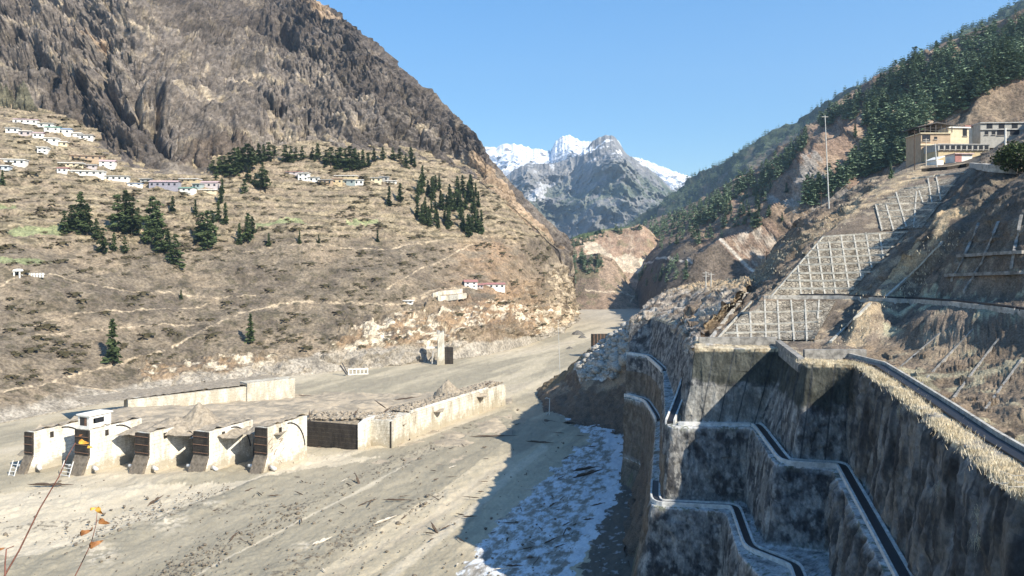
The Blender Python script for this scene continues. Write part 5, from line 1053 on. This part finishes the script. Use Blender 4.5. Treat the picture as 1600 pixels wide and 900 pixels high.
retaining('middle stone panel with concrete ribs, above the long drain ledge', [[(1287,371),(1416,364),(1322,464),(1206,465)]],
  [[(1277,381),(1340,378),(1404,375)],[(1257,404),(1320,402),(1388,399)],[(1239,428),(1300,428),(1362,426)],[(1218,452),(1270,452),(1335,452)],[(1262,400),(1270,462)],[(1296,380),(1306,460)],[(1334,368),(1346,438)],[(1374,366),(1380,404)],[(1287,371),(1350,367),(1416,364)],[(1267,392),(1330,390),(1396,387)],[(1248,415),(1310,414),(1374,411)],[(1230,439),(1290,440),(1346,438)],[(1287,371),(1246,418),(1206,464)],[(1247,417),(1252,463)],[(1277,384),(1289,462)],[(1314,369),(1327,455)],[(1353,366),(1362,420)]])
retaining('upper stone panel with concrete ribs just below the building road', [[(1368,321),(1470,318),(1440,358),(1378,361)],[(1408,296),(1500,276),(1470,316),(1378,320)]],
  [[(1386,310),(1430,308),(1476,306)],[(1370,331),(1458,329)],[(1384,320),(1396,361)],[(1432,301),(1428,356)],[(1450,280),(1456,318)],[(1414,296),(1460,293),(1490,291)],[(1368,321),(1420,319),(1468,318)],[(1372,341),(1446,339)],[(1368,321),(1378,361)],[(1400,302),(1416,356)],[(1425,280),(1470,275),(1508,270)],[(1463,278),(1470,314)],[(1436,300),(1442,318)]])
retaining('lower stone panel with concrete ribs between the drain ledge and the pit rim', [[(1180,472),(1306,472),(1272,533),(1122,533)]],
  [[(1160,490),(1220,489),(1285,488)],[(1134,522),(1200,521),(1272,520)],[(1172,490),(1174,532)],[(1215,471),(1218,533)],[(1258,471),(1261,533)],[(1174,473),(1121,531)],[(1147,509),(1210,508),(1280,505)],[(1195,471),(1197,533)],[(1236,471),(1241,533)],[(1280,471),(1278,500)],[(1151,509),(1153,531)]])
retaining('narrow sunlit rib line between the two dark gullies', [], [[(1472,380),(1430,424),(1384,466)],[(1360,476),(1298,536)]], .5)
strip('drain_ledge', follow([(1186,466),(1250,466),(1313,466),(1380,470),(1440,473),(1500,478),(1560,485),(1604,491),(1660,500)], 7, .15), .5, .4, 'kerb', 'long pale concrete drain ledge crossing the retained slope', 'drain', -1.2)
strip('ledge_channel', follow([(1250,464),(1313,464),(1380,468),(1440,470),(1500,475),(1560,482),(1604,488),(1660,496)], 7, .3), .8, .3, 'drain_bed', 'black open channel running along the inner side of the drain ledge', 'drain', -.2)
retaining('dark shaded rib grid on the slope right of the sunlit panels', [], [[(1529,352),(1508,400),(1487,440)],[(1560,350),(1535,410),(1506,458)],[(1500,402),(1560,398),(1600,396)],[(1480,432),(1540,430),(1600,428)],[(1596,340),(1580,420)]], .5, .2, 'kerb_shade')
for i_, (x1, y1, x2, y2, lb) in enumerate([(1400, 610-30, 1470, 520, 'leftmost'), (1440, 600, 1520, 515, 'second'), (1490, 622, 1560, 530, 'third'), (1540, 640, 1598, 560, 'rightmost')]):
    strip('slope_rib', follow([(x1, y1), (x2, y2)], 8, -.12), .22, .25, 'kerb_shade', lb+' of the faint half buried ribs below the drain ledge at right', 'rib')
# parapets on the pit rim
z1 = [W(1092, 541, 134), W(1150, 541, 133.6), W(1212, 541, 133)]
strip('rim_parapet', z1, .9, 1.5, 'kerb_shade', 'straight low parapet on the pit rim above the left lit wall', 'wall', -.9)
strip('rim_parapet', [W(1216, 543, 132), W(1232, 556, 122.5), W(1252, 572, 114.2)], .9, 1.2, 'kerb_shade', 'slanting low parapet between the two straight rim parapets', 'wall', -.9)
strip('rim_parapet', [W(1256, 562, 116.8), W(1300, 562, 116.6), W(1352, 562, 116.4)], .9, 1.5, 'kerb_shade', 'straight low parapet on the pit rim above the second lit wall', 'wall', -.9)
strip('gully_wall', [(48.9, 116, 44.6), (50.4, 108, 44.4), (46.5, 92, 44.4), (43.0, 78, 44.4), (40.0, 66, 44.3), (37.6, 55, 44.3), (34.4, 40, 44)], .3, 1.3, 'kerb', 'long low wall with a dark gully beside it along the right pit rim', 'wall', -1.5)
strip('rim_gully', [(48.1, 115, 44.5), (49.5, 107.5, 44.4), (45.6, 91.6, 44.4), (42.1, 77.6, 44.4), (39.1, 65.6, 44.3), (36.7, 54.6, 44.3), (33.5, 39.8, 44.1)], 1.2, .9, 'drain_bed', 'gully strip coloured black for its shade, running beside the low wall on the right pit rim', 'gully', -.3)  # solid black bar: shade inside the gully is put into its colour
# drains on the benches
def cols_line(r0, r1, a, b, step, f=.5, lift=.0):
    A = Lc[r0]*(1-f)+Lc[r1]*f; return [Vector(A[i])+Vector((0, 0, lift)) for i in range(a, b, step)]
def drain(label, ws, w_=.9, wall_h=.45, mat='drain_lip'):
    o = ws[0].copy(); r = empty('bench_drain', o, 0, label, 'drain'); pts = [p-o for p in ws]
    MB().sweep(pts, w_, .5, -.28).build('channel_bed', 'drain_bed', r)
    for s_ in (-1, 1): MB().sweep(pts, .28, wall_h+.5, -.5, s_*(w_/2+.15)).build('kerb', mat, r)
    return r
drain('upper bench drain winding round the second wall and down the long straight bench', cols_line(2, 3, kp[4]-2, kp[10], 5, .45, .12), 1.1)
drain('pale ledge drain at the foot of the left lit wall', cols_line(2, 3, kp[3]+4, kp[4]-4, 8, .4, .1), .4, .3)
drain('curved drain round the alcove at the river side of the pit', cols_line(2, 3, 2, kp[2]+4, 4, .5, .1), .8)
drain('lower curved drain round the alcove at the river side of the pit', cols_line(4, 5, 2, kp[2]+4, 4, .5, .15), .8)
drain('lower bench drain curving in an S below the left block', cols_line(4, 5, kp[3]-28, kp[10], 5, .55, .12), 1.0)
st_ = [W(1071, 596, 141), W(1062, 622, 136), W(1053, 645, 132), W(1047, 660, 128.5)]
drain('steep blue-black chute falling past the left corner of the lit wall', st_, 1.0)
cs = MB().sweep(follow([(1168,458),(1146,484),(1112,528)], 6, .1, [slope_r, knob_s]), .7, .4, -.3).build('slope_stair', 'kerb'); tag(cs, 'pale sloping concrete ramp beside the left edge of the lower stone panel', 'ramp')
# dark wreck wall in the river bend
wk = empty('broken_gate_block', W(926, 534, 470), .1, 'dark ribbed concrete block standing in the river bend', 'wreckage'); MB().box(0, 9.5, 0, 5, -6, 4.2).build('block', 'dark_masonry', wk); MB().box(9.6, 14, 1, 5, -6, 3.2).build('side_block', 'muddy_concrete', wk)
for k in range(5): MB().box(.6+k*2, .95+k*2, -.3, 0, -5, 4.6).build('rib', 'rust', wk)
for x, y, s__, lb in [(910, 528, 2.2, 'dark boulder in the river left of the ribbed block'), (890, 545, 1.6, 'dark boulder in the river bend, nearest the left bank'), (903, 523, 3.2, 'larger dark boulder at the tip of the left cliff')]:
    g_ = G(x, y, 0); heap(g_.x, g_.y, -.3, s__*1.6, s__, s__, lb, int(x), 1.6, 'stone_grey', 'boulder')['category'] = 'boulder'
# ------------------------------------------------------------------ driftwood and debris on the mud
def log(px, py, L, r, ang, label, mat='dead_wood', tilt=0, group=None, z=0.25):
    g_ = G(px, py, 0); o = bpy.data.objects.new('driftwood_log', LOGM[mat]); C.objects.link(o); o.location = (g_.x, g_.y, z+.35); o.rotation_euler = (0, -tilt, ang); o.scale = (L, r, r); return tag(o, label, 'log', group)
LOGM = {}
for mt in ('dead_wood', 'pale_wood'):
    m = MB().tube([(-.5, 0, 0), (-.15, .3, .1), (.2, -.2, .1), (.5, .2, 0)], [1, .9, .7, .35], 7); m.tube([(-.1, .2, .2), (.05, 1.6, 1.2)], [.4, .15], 5); m.tube([(-.5, 0, 0), (-.56, 1.5, 1.3)], [.5, .2], 4); LOGM[mt] = m.build('tmp', mt).data
for o in [o for o in C.objects if o.name.startswith('tmp')]: bpy.data.objects.remove(o)
for a in [(560, 756, 4.2, .33, 2.2, 'leaning dark stump sticking up out of the mud in front of the stoplog wall', 'dead_wood', .7), (606, 815, 4.2, .2, 1.0, 'pale straight plank lying on the mud in the foreground', 'pale_wood', 0), (678, 828, 2.4, .3, 2.2, 'short dark stub upright near the shadow edge', 'dead_wood', .5),
    (778, 684, 8.5, .22, .1, 'long thin dark log on the mud near the shaded channel', 'dead_wood', 0), (848, 694, 5, .25, -.25, 'thin dark log close to the tip of the shade', 'dead_wood', 0), (626, 785, 4, .18, .0, 'thin grey branch left of the foreground puddle edge', 'dead_wood', 0), (505, 850, 2.6, .3, .5, 'broken pale post and mud lump at lower centre', 'pale_wood', .3),
    (86, 761, 6.5, .3, .0, 'flat dark beam on the mud in front of the cabin pier', 'dead_wood', 0), (440, 639, 9, .55, .1, 'long dark trunk on the mud behind the rightmost pier', 'dead_wood', 0), (465, 591+30, 8, .35, .3, 'dark branch beside the end of the flood wall', 'dead_wood', 0), (924, 742, 7, .35, .8, 'long dark log lying in the shaded frost channel', 'dead_wood', 0),
    (920, 735, 5.5, .3, .6, 'shorter log beside the long one in the frost channel', 'dead_wood', 0), (246, 784, 2.4, .25, .9, 'small dark stub on the mud ridge below the barrage', 'dead_wood', .4)]: log(*a)
rr = random.Random(11)
for i in range(80):
    x, y = rr.uniform(330, 880), rr.uniform(655, 895)
    if y < 705-(x-470)*.2 and x < 800: continue
    log(x, y, rr.uniform(.8, 2.6), rr.uniform(.06, .15), rr.uniform(0, 3.1), 'small dark driftwood stick on the open mud flat', rr.choice(['dead_wood']*5+['pale_wood']), rr.choice([0, 0, .3]), 'driftwood sticks on the open mud')
for i in range(18):
    y = rr.uniform(655, 895); xr = np.interp(y, [650, 700, 800, 900], [960, 965, 935, 895]); xl = np.interp(y, [650, 706, 780, 900], [880, 872, 790, 700]); x = rr.uniform(xl, xr)
    log(x, y, rr.uniform(.8, 2.6), rr.uniform(.06, .16), rr.uniform(-.3, 1.4), 'dark driftwood stick in the shaded frosty channel', 'dead_wood', rr.choice([0, 0, .3]), 'driftwood sticks in the shaded channel')
for i_, (x, y, Y, L, a, t, lb) in enumerate([(604, 648, 262, 3.5, .6, .5, 'twisted dark beam sticking up beside the narrow stoplog wall'), (592, 630, 275, 4, 2.4, .3, 'dark snag lying on the mud at the bend of the divide wall'), (640, 622, 285, 5, .2, .1, 'dark trunk lying on the mud of the divide wall'),
    (760, 600, 315, 4, .4, .4, 'broken branch near the far end of the divide wall'), (556, 650, 258, 3, 1.2, .6, 'short upright snag on the mud above the wide stoplog wall'), (484, 652, 254, 4, 1.9, .6, 'dark leaning post at the left end of the wide stoplog wall'), (240, 656, 240, 4, .1, .05, 'dark beam lying on the mud behind the third pier'), (330, 655, 240, 3, 2.0, .5, 'dark snag at the foot of the pointed mud heap')]):
    p = W(x, y, Y); o = bpy.data.objects.new('driftwood_log', LOGM['dead_wood']); C.objects.link(o); o.location = (p.x, p.y, 9.4); o.rotation_euler = (0, -t, a); o.scale = (L, .22, .22); tag(o, lb, 'log')
# stones on the mud: countless
P_ = []
for i in range(1500):
    t = rr.random(); q = b_+dd*t+nn*rr.uniform(1, 8.5); P_.append((q.x, q.y, 8.95)) if rr.random() < .6 else P_.append((s1.location.x+rr.uniform(0, 28), 251+rr.uniform(1, 12), 8.6))
def stones_later(): stones('deck_rubble', P_q, 'mudcover', 'broken lumps strewn on the mud over the divide wall', .15, .6, 14)
P_q = P_
def stones(name, pts, mat, label, rmin, rmax, seed):
    rr = random.Random(seed); VV = []; FF = []; k = 0
    base = np.array([(1,0,0),(-1,0,0),(0,1,0),(0,-1,0),(0,0,1),(0,0,-1),(.6,.6,.5),(-.6,.5,.5),(.5,-.6,.55),(-.55,-.6,.4)], float)
    fc = np.array([(0,6,4),(6,2,4),(2,7,4),(7,1,4),(1,9,4),(9,3,4),(3,8,4),(8,0,4),(0,2,6),(2,1,7),(1,3,9),(3,0,8),(0,5,2),(2,5,1),(1,5,3),(3,5,0)])
    for p in pts:
        r = rr.uniform(rmin, rmax)*(1+rr.random()**6*2); a = rr.uniform(0, 6.28); v = base*np.array([r, r*rr.uniform(.6, 1), r*rr.uniform(.4, .8)])*(1+.25*np.array([[rr.uniform(-1, 1)] for _ in range(10)])); v = np.stack([v[:, 0]*math.cos(a)-v[:, 1]*math.sin(a), v[:, 0]*math.sin(a)+v[:, 1]*math.cos(a), v[:, 2]], 1)+np.array(p); VV.append(v); FF.append(fc+k); k += 10
    return tag(mesh_np(name, np.concatenate(VV), np.concatenate(FF), MATS[mat]), label, 'stones', kind='stuff')
P_ = []
for i in range(2100):
    x, y = rr.uniform(-50, 900), rr.uniform(640, 905)
    if rr.random() < .55:
        ln = rr.choice([[(240, 905), (400, 830), (560, 752), (700, 690)], [(430, 905), (560, 835), (690, 775)], [(270, 905), (330, 865), (480, 790)], [(110, 850), (250, 800), (360, 760)]]); k = rr.randrange(len(ln)-1); t = rr.random(); x = ln[k][0]*(1-t)+ln[k+1][0]*t+rr.gauss(0, 22); y = ln[k][1]*(1-t)+ln[k+1][1]*t+rr.gauss(0, 12)*rr.random()
    if 0 < x < 480 and y < 752: continue
    if 470 < x < 800 and y < 712-(x-470)*.24: continue
    g_ = G(x, max(y, 560), 0); P_.append((g_.x, g_.y, .35))
stones_later()
stones('debris_stones', P_, 'brown_stain', 'small stones and scraps littering the river mud', .06, .26, 4)
P_ = []
for i in range(900):
    x, y = rr.uniform(905, 1000), rr.uniform(500, 590); q = hit(x, y, [toe_s])
    if q and bool(inpoly(np.array([x]), np.array([y]), [(902, 575), (930, 540), (990, 500), (1008, 508), (985, 560), (960, 590), (905, 598)])[0]): P_.append(tuple(q[0]))
stones('rubble', P_, 'kerb', 'grey and white blasted rubble on the spoil slope', .5, 1.5, 6)
# scrub on the left hillside
VV = []; FF = []; k0 = 0; sc_m = make_crown(22, .5, 3, 6, 1, droop=0, open_=0, base=0); rq = random.Random(31); sc_m = MB()
for i in range(15):
    d = Vector((rq.gauss(0, 1), rq.gauss(0, 1), abs(rq.gauss(0, .8)))).normalized()*rq.uniform(.25, .55); u = Vector((rq.uniform(-1, 1), rq.uniform(-1, 1), rq.uniform(-.6, .6))).normalized()*.24; v = u.cross(Vector((rq.uniform(-1, 1), rq.uniform(-1, 1), rq.uniform(-1, 1)))).normalized()*.2; sc_m.add([d-u, d+v, d+u, d-v], [(0, 1, 2, 3)])
sv = np.array([tuple(v) for v in sc_m.v]); sf = np.array(sc_m.f)
hv = np.array([v.co[:] for v in hill.data.vertices]); rs = np.random.RandomState(8); cand = rs.choice(len(hv), 42000, replace=False); hv = hv[cand]; pxs = CX+hv[:, 0]/hv[:, 1]*F; pys = HZ-(hv[:, 2]-CAMZ)/hv[:, 1]*F
dens = fbm(hv/np.array([26, 26, 6.]), 4, .6, 4); n1q = fbm(hv/42, 4, .55, 1); n2q = fbm(hv/np.array([16, 16, 5.]), 4, .6, 4); phq = (hv[:, 2]/5.2+.55*n1q+.12*n2q) % 1.0; wgt = sstep(-.2, .5, dens)*.6*np.where(pys < 392, .45+1.8*np.exp(-((phq-.12)/.12)**2), .28); keep = (rs.rand(len(hv)) < wgt*.62) & (hv[:, 2] > 9)
for ln, w in PATHS_H: keep &= dline(pxs, pys, ln) > 4
for p in hv[keep][:13000]:
    s_ = rs.uniform(1.1, 2.6)+3.4*rs.rand()**6; v = sv*np.array([s_*1.5, s_*1.2, s_*.85])+p; VV.append(v); FF.append(sf+k0); k0 += len(sv)
tag(mesh_np('hillside_scrub', np.concatenate(VV), np.concatenate(FF), MATS['scrub']), 'low brown scrub dotted over the left hillside', 'scrub', kind='stuff')
# dry grass along the pit rim, crests and near slope
def blades(name, pts, hmin, hmax, label, mat='straw', n=10, seed=3, w_=.03, spread=.5):
    rr = np.random.RandomState(seed); P_ = np.repeat(np.array(pts), n, 0); m = len(P_); P_ = P_+np.stack([rr.normal(0, spread, m), rr.normal(0, spread, m), np.full(m, -.1)], 1); h = rr.uniform(hmin, hmax, m); a = rr.uniform(0, 6.28, m); ln = rr.uniform(.1, .7, m)*h; wd = w_*(1+rr.rand(m))
    tip = P_+np.stack([np.cos(a)*ln, np.sin(a)*ln, h], 1); side = np.stack([-np.sin(a)*wd, np.cos(a)*wd, 0*a], 1); md = P_*.45+tip*.55+np.stack([0*a, 0*a, h*.12], 1)
    V = np.stack([P_-side, P_+side, md+side*.7, tip, md-side*.7], 1).reshape(-1, 3); f = np.arange(m)[:, None]*5+np.array([0, 1, 2, 3, 4])[None]
    return tag(mesh_np(name, V, f, MATS[mat]), label, 'dry grass', kind='stuff')
pts = []; rr = random.Random(9)
for i in range(1150):
    c_ = rr.randrange(kp[5], kp[10]-20) if rr.random() < .9 else rr.randrange(kp[4], kp[5]); A = Lc[1][c_]; B = Lc[0][c_]; t = rr.random()**1.3*.34-.05; p = A*(1-t)+B*t; (pts.append((p[0], p[1], p[2])) if math.sin(c_*.21)+math.sin(c_*.077+1) > -.7 else None)
blades('dry_rim_grass', pts, .12, .6, 'bleached dry grass along the rim of the right pit wall', n=20, w_=.010, spread=.5)
pts = []
for i in range(1500):
    ln = rr.choice([[(1105, 500), (1175, 442), (1215, 402), (1290, 352), (1380, 297), (1440, 270)]]*3+[[(1040, 462), (1100, 440), (1170, 430)]]+[[(1330, 540), (1370, 480), (1420, 440), (1500, 360)]]); k = rr.randrange(len(ln)-1); t = rr.random(); x = ln[k][0]*(1-t)+ln[k+1][0]*t+rr.gauss(0, 14); y = ln[k][1]*(1-t)+ln[k+1][1]*t+rr.gauss(0, 9)
    q = hit(x, y, [slope_r, knob_s]); 
    if q and q[0].y < 260: pts.append(tuple(q[0]))
pts = pts[:380]
blades('slope_grass', pts, .15, .5, 'straw tufts on the crests of the retained slope', n=11, w_=.03, spread=1.2, seed=6)
# tufts hanging on the right wall
for x, y, Y, lb in [(1530, 800, 47, 'brown hanging grass tuft high on the dark right wall'), (1528, 840, 46, 'lower brown hanging grass tuft on the dark right wall'), (1406, 640, 80, 'small straw tuft just under the right pit rim'), (1468, 758, 60, 'tiny brown tuft in the middle of the dark right wall')]:
    q = hit(x, y, [pit]); p = q[0] if q else W(x, y, Y); V = []; r3_ = random.Random(int(x+y)); m = MB()
    for i in range(90):
        a = Vector((r3_.gauss(0, .25), -.1, r3_.gauss(0, .3))); b = a+Vector((r3_.gauss(-.2, .35), r3_.uniform(-.5, -.1), r3_.uniform(-1.1, .1))); m.add([a, a+Vector((.03, 0, .02)), b], [(0, 1, 2)])
    o = m.build('hanging_tuft', 'straw'); o.location = p; o.scale = (.9,)*3; tag(o, lb, 'grass tuft')
# bare branches at the right edge
br_ = empty('bare_branch', W(1612, 756, 30), 0, 'bare pale twigs reaching in from the right edge above the rim', 'branch')
for k, (x1, y1, x2, y2) in enumerate([(1612, 760, 1548, 752), (1610, 742, 1560, 735), (1612, 755, 1570, 742), (1575, 755, 1545, 745)]):
    a, b = W(x1, y1, 30)-br_.location, W(x2, y2, 30.5)-br_.location; mid_ = (a+b)/2+Vector((0, 0, -.12)); MB().tube([a, mid_, b], [.022, .015, .006], 5).build('twig', 'pale_wood', br_)
# ------------------------------------------------------------------ the viewer's own knoll and the red twigs on it
ang, rad = np.meshgrid(np.linspace(0, 2*np.pi, 90), np.linspace(0, 1, 60)); rr_ = 2.3+rad**1.3*62; rr_[0] = 0
zz = np.where(rad > 0, 58.35-(rr_-2.3)*1.12, 58.5); pp = np.stack([np.cos(ang).ravel()*rr_.ravel(), np.sin(ang).ravel()*rr_.ravel(), zz.ravel()], 1); nz = fbm(pp/5, 4, .6, 2).reshape(ang.shape)
kn = surface('viewpoint_knoll', None, None, None, None, lambda V, N, a, b: mix(np.tile((0.24, 0.19, 0.13), (len(V), 1)), (0.12, 0.10, 0.06), sstep(-.2, .3, fbm(V/1.5, 4, .6, 3))), MATS['near_ground'], world=(np.cos(ang)*rr_-3, np.sin(ang)*rr_-3.5, zz+nz*rad*3)); tag(kn, kind='structure')
plain('red_stem', (0.20, 0.085, 0.06), .6, .3, 30, .2, .002); plain('leaf_yellow', (0.62, 0.38, 0.06), .6, .3, 40, .3, .002, col2=(0.42, 0.16, 0.03)); plain('leaf_brown', (0.27, 0.12, 0.04), .6, .3, 40, .3, .002, col2=(0.16, 0.06, 0.02))
def twig(label, pts, Y, r0, leaves):
    o = W(pts[0][0], pts[0][1], Y); r = empty('twig', o, 0, label, 'twig'); ws = [W(x, y, Y+.02*i)-o for i, (x, y) in enumerate(pts)]
    MB().tube([Vector((ws[0].x-.03, ws[0].y-.3, ws[0].z-.75))]+ws, [r0*1.2]+[r0*(1-.7*i/len(ws)) for i in range(len(ws))], 6).build('stem', 'red_stem', r, True)
    for (x, y, s, a, mt) in leaves:
        c = W(x, y, Y-.02)-o; m = MB(); n = 7; top = []; bot = []
        u = Vector((math.cos(a), .25, math.sin(a))); v = Vector((-math.sin(a), .5, math.cos(a)))
        vs = []; s = s*Y/F
        for i in range(n+1):
            t = i/n; wv = math.sin(math.pi*t**.7)*(.25+.05*math.sin(t*9)); cz = .22*math.sin(t*4.1)
            for sgn, dn in ((1, 0), (0, 0), (-1, 0)): vs.append(c+u*s*(t-.5)+v*s*wv*sgn+Vector((0, -1, 0))*s*(cz+(.22*abs(sgn)))+Vector((0, 0, 0)))
        fs = []
        for i in range(n): fs += [(i*3, i*3+1, i*3+4, i*3+3), (i*3+1, i*3+2, i*3+5, i*3+4)]
        m.add(vs, fs); ob = m.build('leaf', mt, r, True); sd = ob.modifiers.new('thickness', 'SOLIDIFY'); sd.thickness = .0008
    return r
twig('long red twig leaning right in the left foreground, with a yellow leaf at its tip', [(4, 905), (30, 860), (62, 795), (92, 745), (106, 712), (118, 692)], 2.6, .0030, [(132, 690, 13, -.5, 'leaf_yellow'), (141, 698, 7, -.3, 'leaf_yellow'), (126, 680, 5, .3, 'leaf_brown')])
twig('short twig with four yellow and brown leaves in the left foreground', [(112, 910), (125, 885), (142, 850), (150, 820), (152, 797)], 2.8, .0022, [(157, 797, 13, -1.3, 'leaf_yellow'), (164, 814, 15, -.7, 'leaf_brown'), (146, 794, 8, .1, 'leaf_yellow'), (135, 830, 15, .1, 'leaf_brown'), (151, 848, 18, .25, 'leaf_brown'), (144, 826, 5, 1.5, 'leaf_brown')])
twig('thin bare forked twig in the bottom left corner', [(8, 905), (8, 880), (10, 858), (22, 853)], 2.5, .003, [(3, 857, 8, .1, 'leaf_brown')])
# ------------------------------------------------------------------ air
hz = MB().box(-9100, 9100, -2600, 9750, -40, 2300).build('haze', None); tag(hz, kind='stuff')
m, n, b = newmat('haze_air'); n.nodes.remove(b); pv = nod(n, 'ShaderNodeVolumePrincipled'); pv.inputs['Density'].default_value = 0.00008; pv.inputs['Color'].default_value = (0.5, 0.73, 1, 1); pv.inputs['Anisotropy'].default_value = 0.2
n.links.new(pv.outputs[0], n.nodes['Material Output'].inputs['Volume']); hz.data.materials.append(m)
